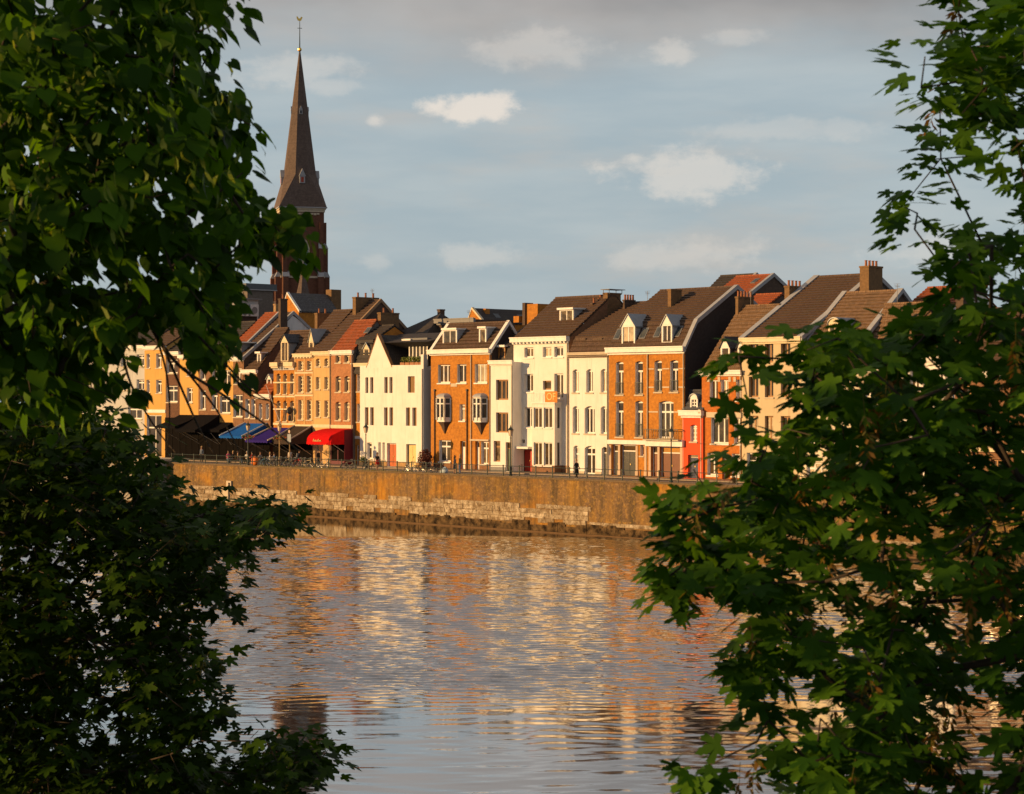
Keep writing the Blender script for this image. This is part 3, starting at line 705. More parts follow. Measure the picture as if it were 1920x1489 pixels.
# --- rosy brick
H = House('house', 'rosy brick house directly above the round red awning', 621, 662, 660, B_PINK,
  [('t', 662, 680, [(629, 639), (645.5, 655.5)]), ('t', 705, 735, [(629, 639), (645.5, 655.5)], .2), ('t', 753, 788, [(629, 639), (645.5, 655.5)], .2), ('one', 822, 868, [(626, 634), (640, 656)], 0, {'glass': 1, 'fm': mat('maroon_paint', (.12, .01, .03), .5)})], prof=[(707, 602)], roofm=T_RED, verge=None, gm=B_GREY, fm=CREAM)
shopfront(H, 812, mat('maroon_paint', (.12, .01, .03), .5)); H.skylight(690, 622); H.band(797, 803, CREAM, .06)
H.plm = None
# --- recessed mansard house between the red awning and the white gable
H = House('house', 'recessed brick house squeezed left of the white gable house', 662, 694, 684, B_OR,
  [('t', 702, 734, [(669, 678)]), ('t', 757, 791, [(669, 678)]), ('door', 835, 880, [(667, 673)], 0, {'dm': BROWN})], off=FO+.3, prof=[(700, 640), (740, 612)], roofm=T_DARK, cornice=CREAM)
H.dormer(681.5, 692.5, 652, 682, .15, 'gable', 'one', CREAM, ZINC, vap=643); H.band(818, 823, WHITE, .06)
H.chimney(708, 714, 586, 622, 3.8, 2.6, B_CH, 2)

# --- white modern house with pointed gable
H = House('house', 'smooth white house with one pointed gable and brown shutters', 675, 794, 689, P_WH,
  [('shut', 707, 737, [(685, 690.5), (694, 700), (720.5, 727), (730, 736)]), ('shut', 706, 736.5, [(764.5, 777.5)]), ('shut', 764, 798, [(684, 691), (694, 701), (720, 727), (730, 737), (761, 769), (773, 781)]),
   ('tr', 831, 862, [(688, 697)], 0, {'glass': 1}), ('one', 830, 863, [(709, 714), (717, 721.5)], 0, {'glass': 2}), ('door', 831, 880, [(725.5, 743)], 0, {'leaves': 2, 'tr': .97, 'dm': mat('rust_door', (.48, .10, .015), .5)}), ('door', 832, 880, [(761.5, 780)], 0, {'leaves': 2, 'tr': .97, 'dm': mat('pale_yellow_door', (.72, .55, .22), .5), 'fm': GREYP})],
  prof=None, depth=11.0, cornice=None, plinth=(B_TAN, .55))
gz = H.H; xl, xa, xr = H.x(687), H.x(708), H.x(735); za = H.z(627, 708)
mb = MB(); mb.prism([(xl, gz-.02), (xr, gz-.02), (xa, za)], 1, .001, .32); mb.box(H.x(789), H.W, .003, .5, gz, H.z(666)); mb.box(0, H.W, .0015, .30, gz-.02, gz+.22); mb.build('gable', P_WH, H.root)
mb = MB()
for (x0, z0, x1, z1) in ((xl, gz, xa, za), (xa, za, xr, gz)):
    A = [(x0, -.04, z0), (x0, .38, z0), (x0, .38, z0+.1), (x0, -.04, z0+.1)]; B = [(x1, -.04, z1), (x1, .38, z1), (x1, .38, z1+.1), (x1, -.04, z1+.1)]
    for c in range(4): mb.face([A[c], A[(c+1) % 4], B[(c+1) % 4], B[c]])
mb.build('gable_trim', mat('gable_edge', (.40, .20, .08), .7), H.root)
zr = H.z(626, 760, 4.5); yr = 4.6
mb = MB(); mb.prism([(.32, za-.9), (yr, zr), (9.2, gz)], 0, H.x(735, 2)-3.4, H.W+.4)  # main dark roof behind, ridge along the street
mb.face([(xa, .33, za-.05), (xr+.1, .33, gz+.05), (xr+.1, yr, gz+.05+1), (xa, yr, za-.05)]); mb.face([(xa, .33, za-.05), (xa, yr, za-.05), (xl, yr, gz), (xl, .33, gz)])
mb.build('roof', T_DARK, H.root)
px0, px1 = H.x(738), H.x(806, 2.2); pz1 = H.z(640, 775, 1.6); pz0 = gz
mb = MB(); mb.box(px0, px1+.6, 1.3, 6, pz1-.05, pz1+.32); ph = mb.build('penthouse_roof', mat('fascia_grey', (.16, .17, .19), .6), H.root)
mb = MB(); mb.box(px0, px0+1.4, 1.1, 2.0, pz1-.25, pz1+.25); mb.build('penthouse_fascia', WHITE, H.root)
mb = MB(); mb.box(px0+.4, px1, 1.9, 5.5, gz-.02, pz1-.05)
pw = mb.build('penthouse_glass', GLASS[3], H.root)
mb = MB()
for k in range(6): x0 = px0+.4+(px1-px0-.4)*k/5; mb.box(x0-.07, x0+.07, 1.82, 1.9, gz, pz1-.05)
mb.build('mullions', WHITE, pw)
LEAFM = None
for k in range(5):
    x0 = H.x(749+k*9); mb = MB(); mb.box(x0-.33, x0+.33, .36, .85, gz+.0, gz+.5); mb.build('planter_box', mat('terracotta', (.36, .17, .08), .8), H.root)
planter_spots = [(H.x(749+k*9), gz+.5) for k in range(5)]; planter_house = H
# recessed glazed stair bay between white house and brick house
H = House('house', 'narrow recessed glass stair tower on brick between two houses', 792, 812, 690, B_BRN, [('one', 700, 742, [(796, 808)], 0, {'fm': DARK, 'glass': 3, 'sill': False}), ('one', 752, 797, [(796, 808)], 0, {'fm': DARK, 'glass': 0, 'sill': False})], off=FO+1.2, prof=None, depth=8, cornice=WHITE)

# --- big orange brick house with two bay windows
BAYY = .62
H = House('house', 'orange brick house with two white oriel windows on pointed corbels', 808, 921, 658, B_OR,
  [('c3', 683, 718, [(821, 844), (890, 913.5)]), ('c2', 683, 718, [(857, 874.5)]), ('tr', 758, 789, [(861.5, 872)]), ('x', 826, 867, [(823, 845)], 0, {}), ('door', 827, 882, [(863, 872.5), (891, 899)], 0, {'dm': WHITE}), ('x', 827, 869, [(901.5, 916)], 0, {'glass': 2})],
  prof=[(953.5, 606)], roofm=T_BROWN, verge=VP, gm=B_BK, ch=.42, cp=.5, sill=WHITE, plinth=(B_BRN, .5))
H.dormer(830, 856.5, 618, 651, .55, 'flat', 'c2', WHITE, ZINC, LEAD, over=.05); H.dormer(898, 911.5, 615, 651, .55, 'flat', 'one', WHITE, ZINC, LEAD, over=.06)
H.pipe(816, 733, 880, DARK); H.pipe(876.5, 733, 880, DARK); H.pipe(884, 659, 880, STONE)
def oriel(H, ua, ub, vt, vb, vtip, name='oriel_window'):
    xa, xb = H.x(ua)+.35, H.x(ub)+.1; z1, z0 = H.z(vt), H.z(vb); d = BAYY; c = .28
    plan = [(xa, 0), (xa+c, -d), (xb-c, -d), (xb, 0)]
    mb = MB()
    mb.prism([(p[0], p[1]) for p in plan], 2, z0-.18, z0); mb.prism([(p[0], p[1]) for p in plan], 2, z1-.12, z1)
    zt = z0+(z1-z0)*.72
    for (p, q) in zip(plan, plan[1:]):
        P, Q = Vector((*p, 0)), Vector((*q, 0)); n = 1 if (Q-P).length < 1.0 else 2
        for k in range(n+1):
            m_ = P.lerp(Q, k/n); mb.tube((m_.x, m_.y, z0), (m_.x, m_.y, z1-.1), .12, .12, 4)
        mb.tube((p[0], p[1], zt), (q[0], q[1], zt), .085, .085, 4)
        lo = [(p[0], p[1]), (q[0], q[1])]
        mb.face([(p[0], p[1], z0-.0), (q[0], q[1], z0-.0), (q[0], q[1], z0+.28), (p[0], p[1], z0+.28)])
    o = mb.build(name, WHITE, H.root)
    g = MB()
    for (p, q) in zip(plan, plan[1:]): g.face([(p[0], p[1]+.04, z0), (q[0], q[1]+.04, z0), (q[0], q[1]+.04, z1-.1), (p[0], p[1]+.04, z1-.1)])
    g.build('pane', GLASS[0], o)
    r = MB(); n = 6; xm = (xa+xb)/2
    rows = [[(p[0]+(xm-p[0])*(1-math.cos(a))*.85, p[1]*math.cos(a)*1.06, z1+.42*math.sin(a)) for p in ((xa-.08, 0), (xa+c-.04, -d-.07), (xb-c+.04, -d-.07), (xb+.08, 0))] for a in [math.pi/2*k/n for k in range(n+1)]]
    for a, b in zip(rows, rows[1:]):
        for k in range(3): r.face([a[k], a[k+1], b[k+1], b[k]])
    r.build('oriel_roof', LEAD, o)
    k = MB(); tip = (xm, -.06, H.z(vtip)); base = [(p[0]+(.12 if i < 2 else -.12)*(0 if i in (0, 3) else 1), p[1], z0-.18) for i, p in enumerate(plan)]
    mid = [(xm+(b[0]-xm)*.62, b[1]*.6, z0-.55) for b in base]
    for a, b in zip(base, base[1:]): i = base.index(a); k.face([b, a, mid[i], mid[i+1]])
    for a, b in zip(mid, mid[1:]): k.face([b, a, tip])
    k.build('corbel', B_DK, o)  # dark brick puts the shade under the oriel into the colour
    return o
oriel(H, 820, 844, 745, 788, 815); oriel(H, 888, 912.5, 745, 788, 815)
mb = MB(); mb.box(H.x(845.5), H.x(857), -.03, 0, H.z(725), H.z(719)); mb.box(H.x(883), H.x(918), -.18, 0, H.z(826), H.z(823)); mb.build('stone_plaque', STONE, H.root)
# --- white narrow house
H = House('house', 'narrow white house with three wooden casement windows', 920, 962, 679, P_WH,
  [('c3', 712, 750, [(930, 953)], 0, {'fm': WOOD, 'sill': False}), ('c3', 773.5, 811, [(930, 953)], 0, {'fm': WOOD, 'sill': False, 'glass': 0}), ('tr', 827, 866, [(925.5, 938)], 0, {'fm': WOOD, 'glass': 2, 'sill': False}), ('door', 829, 882, [(948, 957.5)], 0, {'dm': mat('green_door', (.07, .12, .08), .5), 'fm': WOOD})],
  prof=None, depth=10, cornice=WHITE, plinth=(GREYP, .45), off=FO-.4)
zt = H.H; mb = MB(); mb.prism([(1.2, zt-.02), (1.6, H.z(648, 942, 2)), (6, H.z(606, 950, 6)), (10, zt)], 0, -.6, H.W); H.rf = mb.build('roof', T_DARK, H.root)
H.prof = [(1.2, zt), (6, zt+4)]
H.dormer(934, 947, 650, 674, 1.3, 'flat', 'c2', WOOD, ZINC, BROWN); 
# --- tall white house
H = House('house', 'tall white house with big brown roof, balcony and orange banner', 963, 1066, 635, P_WH,
  [('c2', 651, 670, [(983, 1000), (1017.5, 1034), (1039, 1056)]), ('c2', 701, 735, [(983, 999.5)]), ('one', 714, 731, [(1018, 1033.5)], 0, {'fm': WOOD, 'glass': 1, 'sill': False}), ('c2', 701, 748, [(1039, 1056)]), ('c2', 764, 802, [(983, 999.5)]),
   ('one', 825, 832, [(978, 984), (999, 1002)], 0, {'fm': BROWN, 'sill': False}), ('door', 843, 890, [(979, 1001)], 0, {'dm': mat('red_door', (.42, .03, .015), .45), 'leaves': 2, 'tr': .98, 'fm': mat('maroon_frame', (.10, .012, .01), .6)})],
  off=FO+.8, prof=[(1146, 556)], roofm=T_BROWN, gm=B_BRN, dent=True, ch=.5, cp=.45, sill=WHITE, plinth=(B_BRN, .75), depth=12.5)
H.dormer(1049, 1075, 580, 604, None, 'flat', 'c2', WHITE, ZINC, LEAD)
H.chimney(1131, 1139, 549, 575, 5.4, 1.9, B_CH); H.chimney(1107, 1111, 568, 590, 4.4, 1.4, B_DK, 2); H.chimney(1118, 1122, 562, 585, 5.2, .9, B_DK, 1)
d = 5.2; mb = MB(); xa, xb = H.x(1130, d), H.x(1141, d); z1 = H.z(543, 1140, d); z0 = H.z(549, 1140, d)
mb.box(xa-.2, xb+.2, d-.1, d+2.2, z1, z1+.06)
for x0, y0 in ((xa, d+.1), (xb, d+.1), (xa, d+1.9), (xb, d+1.9)): mb.tube((x0, y0, z0-.1), (x0, y0, z1), .03)
mb.build('chimney_cover', GREYP, H.rf)
mb = MB(); mb.box(H.x(976), H.x(1002), -.9, 0, H.z(842), H.z(838)); mb.build('door_canopy', WHITE, H.root)
# two-storey square bay with balcony
xa, xb, d = H.x(1012)-.1, H.x(1053), .95
zb0, zb1 = .02, H.z(757)
bops = [(xa+.22+k*(xb-xa-.3)/2, xa+.22+k*(xb-xa-.3)/2+(xb-xa-.3)/2-.25) for k in (0, 1)]
zr = [(H.z(872), H.z(829)), (H.z(802), H.z(764))]
mb = MB(); xs = sorted({xa, xb, *[q for o in bops for q in o]}); zs = sorted({zb0, zb1, *[q for o in zr for q in o]})
for i in range(len(xs)-1):
    for j in range(len(zs)-1):
        xm, zm = (xs[i]+xs[i+1])/2, (zs[j]+zs[j+1])/2
        if any(a < xm < b for a, b in bops) and any(a < zm < b for a, b in zr): continue
        mb.box(xs[i], xs[i+1], -d, -d+.22, zs[j], zs[j+1])
for j in range(len(zs)-1):
    zm = (zs[j]+zs[j+1])/2; win = any(a < zm < b for a, b in zr)
    for x0 in (xa, xb-.2):
        if win: mb.box(x0, x0+.2, -d+.22, -d+.36, zs[j], zs[j+1]); mb.box(x0, x0+.2, -.25, .0, zs[j], zs[j+1])
        else: mb.box(x0, x0+.2, -d+.22, 0, zs[j], zs[j+1])
mb.box(xa+.2, xb-.2, -d+.22, 0, zb1-.2, zb1-.01)
bay = mb.build('bay', P_WH, H.root)
for (a, b) in bops:
    for (z0, z1) in zr:
        m2 = MB(); y = -d+.2
        m2.box(a, a+.09, y-.07, y, z0, z1); m2.box(b-.09, b, y-.07, y, z0, z1); m2.box((a+b)/2-.05, (a+b)/2+.05, y-.07, y, z0, z1); m2.box(a, b, y-.065, y-.002, z0, z0+.09); m2.box(a, b, y-.065, y-.002, z1-.09, z1); m2.box(a-.06, b+.06, -d-.07, y-.07, z0-.1, z0)
        m2.build('window_frame', WHITE, bay); g = MB(); g.box(a, b, y-.03, y+.02, z0, z1); g.build('pane', rnd.choice(GLASS[:2]), bay)
for (z0, z1) in zr: g = MB(); g.box(xb-.14, xb-.1, -d+.36, -.25, z0, z1); g.build('pane', GLASS[1], bay)
mb = MB(); mb.box(xa-.02, xb+.02, -d-.03, -d, .02, .75); mb.box(xb, xb+.025, -d, 0, .02, .75); mb.build('bay_plinth', B_BRN, bay)
mb = MB(); mb.box(xa-.12, xb+.12, -d-.12, .0, zb1, zb1+.14); bl = mb.build('balcony_slab', WHITE, H.root)
rb = MB(); zt = zb1+1.05; rb.box(xa, xb+.05, -d-.05, -d-.01, zt, zt+.05); rb.box(xb, xb+.05, -d, 0, zt, zt+.05)
for k in range(16): q = xa+(xb-xa)*k/15; rb.box(q-.012, q+.012, -d-.045, -d-.02, zb1+.14, zt)
for k in range(6): q = -d+d*k/5; rb.box(xb+.012, xb+.036, q-.012, q+.012, zb1+.14, zt)
rb.build('balcony_railing', WHITE, H.root)
bx0, bx1, bz0, bz1 = H.x(1023, -d), H.x(1046, -d), zb1+.12, zb1+1.2
mb = MB(); mb.box(bx0, bx1, -d-.09, -d-.06, bz0, bz1); bn = mb.build('banner', mat('orange_banner', (.62, .22, .03), .7), H.root); bn['label'] = 'orange banner hung on the balcony railing'
def text(body, size, parent, loc, rot, m, name='lettering', ext=.004):
    c = bpy.data.curves.new(name, 'FONT'); c.body = body; c.size = size; c.extrude = ext; c.align_x = 'CENTER'; c.align_y = 'CENTER'
    t = bpy.data.objects.new('tmp', c); COL.objects.link(t)
    me = bpy.data.meshes.new_from_object(t.evaluated_get(bpy.context.evaluated_depsgraph_get())); bpy.data.objects.remove(t); bpy.data.curves.remove(c)
    me.materials.clear(); me.materials.append(m)
    o = bpy.data.objects.new(name, me); COL.objects.link(o); o.parent = parent; o.location = loc; o.rotation_euler = rot
    return o
text('OF', 1.0, bn, ((bx0+bx1)/2, -d-.10, (bz0+bz1)/2), (math.pi/2, 0, 0), mat('banner_letters', (.80, .60, .25), .7))
# --- white arched house
H = House('house', 'white house with arched windows and two small square dormers', 1067.5, 1141.5, 664, P_WH,
  [('c2', 692, 736, [(1073.5, 1085), (1099, 1111.5), (1126, 1138)], .22), ('c2', 761.5, 813, [(1073.5, 1085), (1126, 1138)], .22), ('c3', 761.5, 813, [(1096, 1115)], .25), ('x', 836, 885, [(1075, 1085.5)], .2), ('x', 836, 886, [(1096, 1116)], .25), ('door', 837, 892, [(1128, 1139)], .2, {'dm': DARK})],
  prof=[(1153, 633), (1250, 567)], roofm=T_BROWN, ch=.2, cp=.2, cornice=STONE, plinth=(STONE, .3), off=FO+.3)
H.dormer(1083, 1099, 637, 658, .7, 'flat', 'one', CREAM, T_BROWN, WHITE, over=.04); H.dormer(1114, 1130, 637, 658, .7, 'flat', 'one', CREAM, T_BROWN, WHITE, over=.04)
H.chimney(1168, 1171, 562, 580, 6.6, 1.5, B_DK, 4)
# --- large brick double house
H = House('house', 'wide orange brick double house with two gabled dormers and garage doors', 1141.5, 1284, 654, B_OR,
  [('t', 677, 740, [(1154.5, 1169), (1191, 1205.5)], .14, {'rail': 1}), ('t', 676, 735, [(1227, 1241), (1256, 1271.5)], .14, {'rail': 1}), ('t', 751.5, 820, [(1154.5, 1169), (1191, 1205.5)], .14, {'rail': 1}), ('x3', 751.5, 821, [(1235, 1263)], .18),
   ('door', 835, 900, [(1147.5, 1159)], 0, {'dm': DARK}), ('gate', 835, 900, [(1164, 1193)], 0, {'dm': DARK, 'leaves': 2, 'tr': .80}), ('one', 835, 855, [(1200, 1207)], 0, {'glass': 2}), ('door', 837, 900, [(1221, 1234)], 0, {'dm': mat('mahogany', (.16, .045, .018), .5, 'wood'), 'tg': GLASS[2]}), ('gate', 837, 900, [(1237, 1276)], 0, {'dm': mat('mahogany', (.16, .045, .018), .5, 'wood'), 'leaves': 2, 'tr': .80, 'tg': mat('amber_glass', (.55, .26, .05), .15, 'glass', (.40, .22, .06))})],
  prof=[(1305.5, 604), (1381, 540)], roofm=T_BROWN, gm=B_BK, ch=.5, cp=.42, verge=(LEAD, .45, 'r'))
H.dormer(1165.5, 1190.5, 610, 645, .25, 'gable', 'c2', WHITE, ZINC, LEAD, vap=589); H.dormer(1240.5, 1260, 608, 642, .25, 'gable', 'c2', WHITE, ZINC, LEAD, vap=590)
H.chimney(1252, 1258, 542, 588, 4.0, 1.5, B_CH)
for u, v in ((1160, 630), (1208, 628), (1235, 626), (1272, 625)): H.skylight(u, v, .75, 1.2)
H.pipe(1215, 656, 826, STONE)
for v0, v1 in ((691, 693), (725, 727.5)): H.band(v0, v1, STONE, .02, 'band', H.x(1216), H.x(1226)); H.band(v0, v1, STONE, .02, 'band', H.x(1242), H.x(1255)); H.band(v0, v1, STONE, .02, 'band', H.x(1272.5), H.W)
H.band(771, 773.5, STONE, .02, 'band', H.x(1216), H.x(1234)); H.band(771, 773.5, STONE, .02, 'band', H.x(1264), H.W)
H.band(826, 834, WHITE, .22, 'shop_fascia', -.02, H.x(1214)); H.band(824, 836, WHITE, .42, 'shop_fascia', H.x(1215), H.W+.05)
mb = MB()
for u in (1144.5, 1161.5, 1194.5, 1211, 1219, 1235.5, 1278): x0 = H.x(u); mb.box(x0-.13, x0+.13, -.07, 0, .03, H.z(836)); mb.box(x0-.17, x0+.17, -.1, 0, .03, .5)
mb.build('pilaster', plast('stone_pink', (.56, .42, .30)), H.root)
rb = MB(); xa, xb = H.x(1216), H.x(1281); zt, z0 = H.z(804), H.z(823); d = .7
rb.box(xa, xb, -d, -d+.05, zt-.05, zt); rb.box(xa, xb, -d, -d+.04, z0, z0+.04)
for k in range(30): q = xa+(xb-xa)*k/29; rb.tube((q, -d+.02, z0), (q+.12*((-1)**k), -d+.02, zt), .016, .016, 4)
rb.box(xb-.04, xb, -d, 0, zt-.05, zt); rb.build('balcony_railing', IRON, H.root)
mb = MB(); mb.box(xa-.05, xb+.05, -d-.05, 0, z0-.12, z0-.02); mb.build('balcony_slab', STONE, H.root)
# --- little scarlet house
H = House('house', 'tiny scarlet red house with a blue door and arched dormer', 1279, 1318, 773, P_RED,
  [('m', 796, 828, [(1294, 1307)], .16), ('door', 853, 905, [(1290, 1309)], 0, {'dm': mat('navy_door', (.015, .03, .10), .5), 'fm': STONE, 'tr': .9, 'leaves': 2})], prof=[(1330, 735)], roofm=SLATE, ch=.5, cp=.4, off=FO-.1, depth=8)
H.dormer(1294, 1308, 746, 768, .1, 'arch', 'm2', WHITE, ZINC, SLATE, vap=739)
mb = MB(); mb.box(H.x(1314.5), H.x(1318), -.42, .1, H.H-.1, H.H+.25); mb.tube((H.x(1317), -.2, 0), (H.x(1317), -.2, H.H), .05); mb.build('drainpipe', STONE, H.root)
# --- brick with stone lintels
H = House('house', 'red brick house with stone lintels next to the scarlet house', 1316, 1391, 698, B_RED,
  [('c2', 712, 751, [(1330.5, 1346), (1351, 1366), (1380, 1390)]), ('c3', 783, 832, [(1333, 1366)], 0, {}), ('c2', 783, 832, [(1376, 1389)]), ('x', 850, 892, [(1326, 1346)], 0, {'glass': 1}), ('door', 850, 908, [(1354, 1366)]), ('x', 850, 892, [(1372, 1388)])],
  prof=[(1463, 574)], roofm=T_TAN, gm=B_BK, ch=.35, cp=.35, sill=WHITE)
H.dormer(1351, 1368, 650, 676, None, 'gable', 'one', WHITE, SLATE, SLATE, vap=632); H.dormer(1383, 1398, 650, 676, None, 'gable', 'one', WHITE, SLATE, SLATE, vap=632)
mb = MB()
for u in (1328.5, 1348.5, 1368.5, 1378): mb.box(H.x(u)-.14, H.x(u)+.14, -.05, 0, H.z(716), H.z(707))
mb.box(H.x(1326), H.x(1370), -.14, 0, H.z(783), H.z(773)); mb.box(H.x(1373), H.W, -.14, 0, H.z(783), H.z(773)); mb.build('lintel', STONE, H.root)
H.chimney(1379, 1384, 556, 590, 4.6, 2.2, B_CH, 5)
# --- beige modern
H = House('house', 'beige plaster house with brown framed windows under a steep brown roof', 1391, 1502, 636, P_BE,
  [('c2', 643, 680, [(1404, 1422), (1434, 1450), (1464, 1482)], 0, {'fm': WOOD, 'sill': False}), ('c2', 706, 745, [(1404, 1422), (1434, 1450), (1464, 1482)], 0, {'fm': WOOD}), ('c2', 780, 825, [(1404, 1422), (1434, 1450), (1464, 1482)], 0, {'fm': WOOD}), ('x3', 850, 906, [(1400, 1445)], 0, {'ground': 1}), ('door', 850, 908, [(1462, 1476)])],
  prof=[(1640, 516)], roofm=T_BROWN, gm=B_GREY, ch=.4, cp=.25, cornice=CREAM, verge=(LEAD, .6, 'lr'))
H.chimney(1612, 1629, 499, 538, 7.5, 2.0, B_CH, 4); H.chimney(1471, 1480, 536, 566, 7.0, 2.1, B_CH, 4)
H = House('house', 'cream house with curved dormer half hidden behind the maple', 1502, 1610, 650, P_CR,
  [('c2', 668, 706, [(1515, 1531), (1548, 1564), (1582, 1598)]), ('c2', 732, 776, [(1515, 1531), (1548, 1564), (1582, 1598)]), ('x', 802, 846, [(1515, 1531), (1548, 1564), (1582, 1598)]), ('x3', 868, 914, [(1512, 1550)]), ('door', 862, 914, [(1572, 1586)])],
  prof=[(1690, 547)], roofm=T_TAN, gm=B_DK, ch=.4, verge=(LEAD, .5, 'lr'))
H.dormer(1553, 1576, 608, 640, .5, 'arch', 'c2', CREAM, ZINC, SLATE, vap=596)
H = House('house', 'grey plaster house with white dormer behind the maple branches', 1610, 1690, 690, plast('grey_stone', (.42, .34, .26)),
  [('c2', 708, 745, [(1620, 1636), (1660, 1676)]), ('c2', 776, 820, [(1620, 1636), (1660, 1676)]), ('x', 848, 905, [(1620, 1650)]), ('door', 850, 915, [(1664, 1678)])], prof=[(1740, 570)], roofm=T_TAN, gm=B_DK)
H.dormer(1628, 1648, 652, 680, .6, 'flat', 'c2', WHITE, ZINC, LEAD)
H = House('house', 'white plaster house low behind the maple branches', 1690, 1790, 672, P_WH,
  [('c2', 692, 735, [(1705, 1723), (1750, 1768)]), ('c2', 770, 820, [(1705, 1723), (1750, 1768)]), ('x3', 850, 912, [(1705, 1740)]), ('door', 852, 920, [(1758, 1774)])], prof=[(1830, 585)], roofm=T_TAN, gm=B_DK)
H.chimney(1792, 1806, 560, 600, 5, 1.5, B_DK, 2)
H = House('house', 'brown brick corner house at the right edge of the quay', 1790, 1990, 700, B_BRN,
  [('c2', 722, 770, [(1806, 1826), (1850, 1870), (1894, 1914), (1940, 1960)], 0, {'fm': WOOD}), ('c2', 800, 836, [(1806, 1826), (1850, 1870), (1894, 1914), (1940, 1960)], 0, {'fm': WOOD}), ('x3', 862, 925, [(1806, 1832), (1858, 1884), (1900, 1926)], 0, {'fm': WOOD, 'ground': 1}), ('door', 862, 925, [(1938, 1954)])], prof=[(2050, 575)], roofm=T_BROWN)
H.band(840, 848, CREAM, .25, 'shop_fascia')
for Hh in (H,): pass

def aerial(H, x, y, z, h=1.6):
    mb = MB(); mb.tube((x, y, z-.3), (x, y, z+h), .02, .02, 4)
    for k in range(4): mb.tube((x-.35+.04*k, y, z+h-.12*k), (x+.35-.04*k, y, z+h-.12*k), .012, .012, 3)
    mb.tube((x, y-.3, z+h-.2), (x, y+.3, z+h-.2), .012, .012, 3); mb.build('aerial', GREYP, H.rf)
for H_, x_ in [(h_, rnd.uniform(.25, .75)) for h_ in ALLH if len(h_.prof) > 1 and getattr(h_, 'rf', None)][5::3]: aerial(H_, x_*H_.W, H_.prof[-1][0], H_.prof[-1][1], rnd.uniform(1.0, 1.8))
for H_ in ALLH[8:]:
    if H_.W > 3 and rnd.random() < .6:
        mb = MB(); mb.tube((H_.W-.12, -.08, H_.base), (H_.W-.12, -.08, H_.H-.2), .05, .05, 6); mb.build('drainpipe', rnd.choice((STONE, GREYP)), H_.root)
# --- houses behind the first row
BG = 'roofs and houses behind the quay'
H = House('house', 'dark red-roofed back house at the skyline right of centre', 1335, 1404, 556, B_DK, [], off=34, prof=[(1450, 517)], roofm=T_RED, cornice=None, verge=(LEAD, .35, 'r'), group=BG)
H.skylight(1416, 530, .6, 1.0)
H = House('house', 'dark brown back roof at the skyline, left of the red roof', 1318, 1384, 553, B_DK, [], off=36, prof=[(1418, 516)], roofm=T_DARK, cornice=None, group=BG, verge=(LEAD, .35, 'r'))
H = House('house', 'small bright orange tiled roof between two chimneys', 1396, 1444, 572, B_DK, [], off=24, prof=[(1467, 553)], roofm=T_RED, cornice=None, group=BG)
H = House('house', 'back house with red tiled roof far right above the maple', 1700, 1790, 575, P_WH, [], off=26, prof=[(1830, 538)], roofm=T_RED, cornice=None, group=BG)
def gable_house(name, label, u_left, u_apex, u_right, v_apex, v_eave, off, depth, wm, rm, trim=LEAD):
    """ridge runs away from the river; lit gable faces the water"""
    t0, t1 = tt(u_left, off), tt(u_right, off); p = wpos(t0, off, G); r = empty(name, p, ROT, label, 'house', BG); W = t1-t0
    xa = tt(u_apex, off)-t0; za = zz(u_apex, v_apex, off)-G; ze = zz(u_left, v_eave, off)-G
    mb = MB(); mb.prism([(0, 0), (W, 0), (W, ze), (xa, za), (0, ze)], 1, 0, depth); mb.build('wall', wm, r)
    mb = MB()
    for (x0, z0, x1, z1) in ((-.15, ze-.1, xa, za), (xa, za, W+.15, ze-.1)):
        mb.face([(x0, .03, z0+.14), (x1, .03, z1+.14), (x1, depth, z1+.14), (x0, depth, z0+.14)]); mb.face([(x0, .03, z0+.02), (x0, depth, z0+.02), (x1, depth, z1+.02), (x1, .03, z1+.02)])
    rf = mb.build('roof', rm, r)
    mb = MB()
    for (x0, z0, x1, z1) in ((-.15, ze-.1, xa, za), (xa, za, W+.15, ze-.1)):
        A = [(x0, -.06, z0), (x0, .3, z0), (x0, .3, z0+.24), (x0, -.06, z0+.24)]; B = [(x1, -.06, z1), (x1, .3, z1), (x1, .3, z1+.24), (x1, -.06, z1+.24)]
        for c in range(4): mb.face([A[c], A[(c+1) % 4], B[(c+1) % 4], B[c]])
    mb.build('verge', trim, rf)
    return r, rf, W, xa, za, ze
r, rf, W, xa, za, ze = gable_house('house', 'back house with grey tiled roof and sunlit gable before the church tower', 529, 538.5, 560, 551, 586, 26, 6.3, B_OR, T_GREY, WHITE)
mb = MB(); mb.box(xa-.2, xa+.9, 6.3, 7.9, ze-3, za+.75); mb.build('chimney', B_CH, rf)
r, rf, W, xa, za, ze = gable_house('house', 'back house with long black tiled roof and skylights', 877, 885, 905, 580, 606, 24, 8.5, B_OR, T_DARK, CREAM)
for y0 in (2.5, 6.2):
    mb = MB(); xs_ = xa+.7; k = (za-ze)/(W-xa); 
    A = [(xs_, y0, za-.7*k+.2), (xs_+.55, y0, za-1.25*k+.2), (xs_+.55, y0+.8, za-1.25*k+.2), (xs_, y0+.8, za-.7*k+.2)]; mb.face(A[::-1]); mb.face([(a, b, c-.12) for a, b, c in A])
    for c in range(4): q, w_ = A[c], A[(c+1) % 4]; mb.face([q, w_, (w_[0], w_[1], w_[2]-.12), (q[0], q[1], q[2]-.12)])
    mb.build('skylight', mat('skylight_glass', (.05, .06, .07), .08, 'glass'), rf)
mb = MB(); mb.box(xa+.3, xa+.75, 1.4, 2.0, za-1.2, za+.1); mb.build('chimney', B_OR, rf)
H = House('house', 'low dark flat roof between the hipped roof and black roof', 818, 890, 600, B_DK, [], off=20, prof=None, cornice=GREYP, group=BG, ch=.5, depth=6)
H.chimney(820, 825, 580, 600, 2, .7, B_DK)
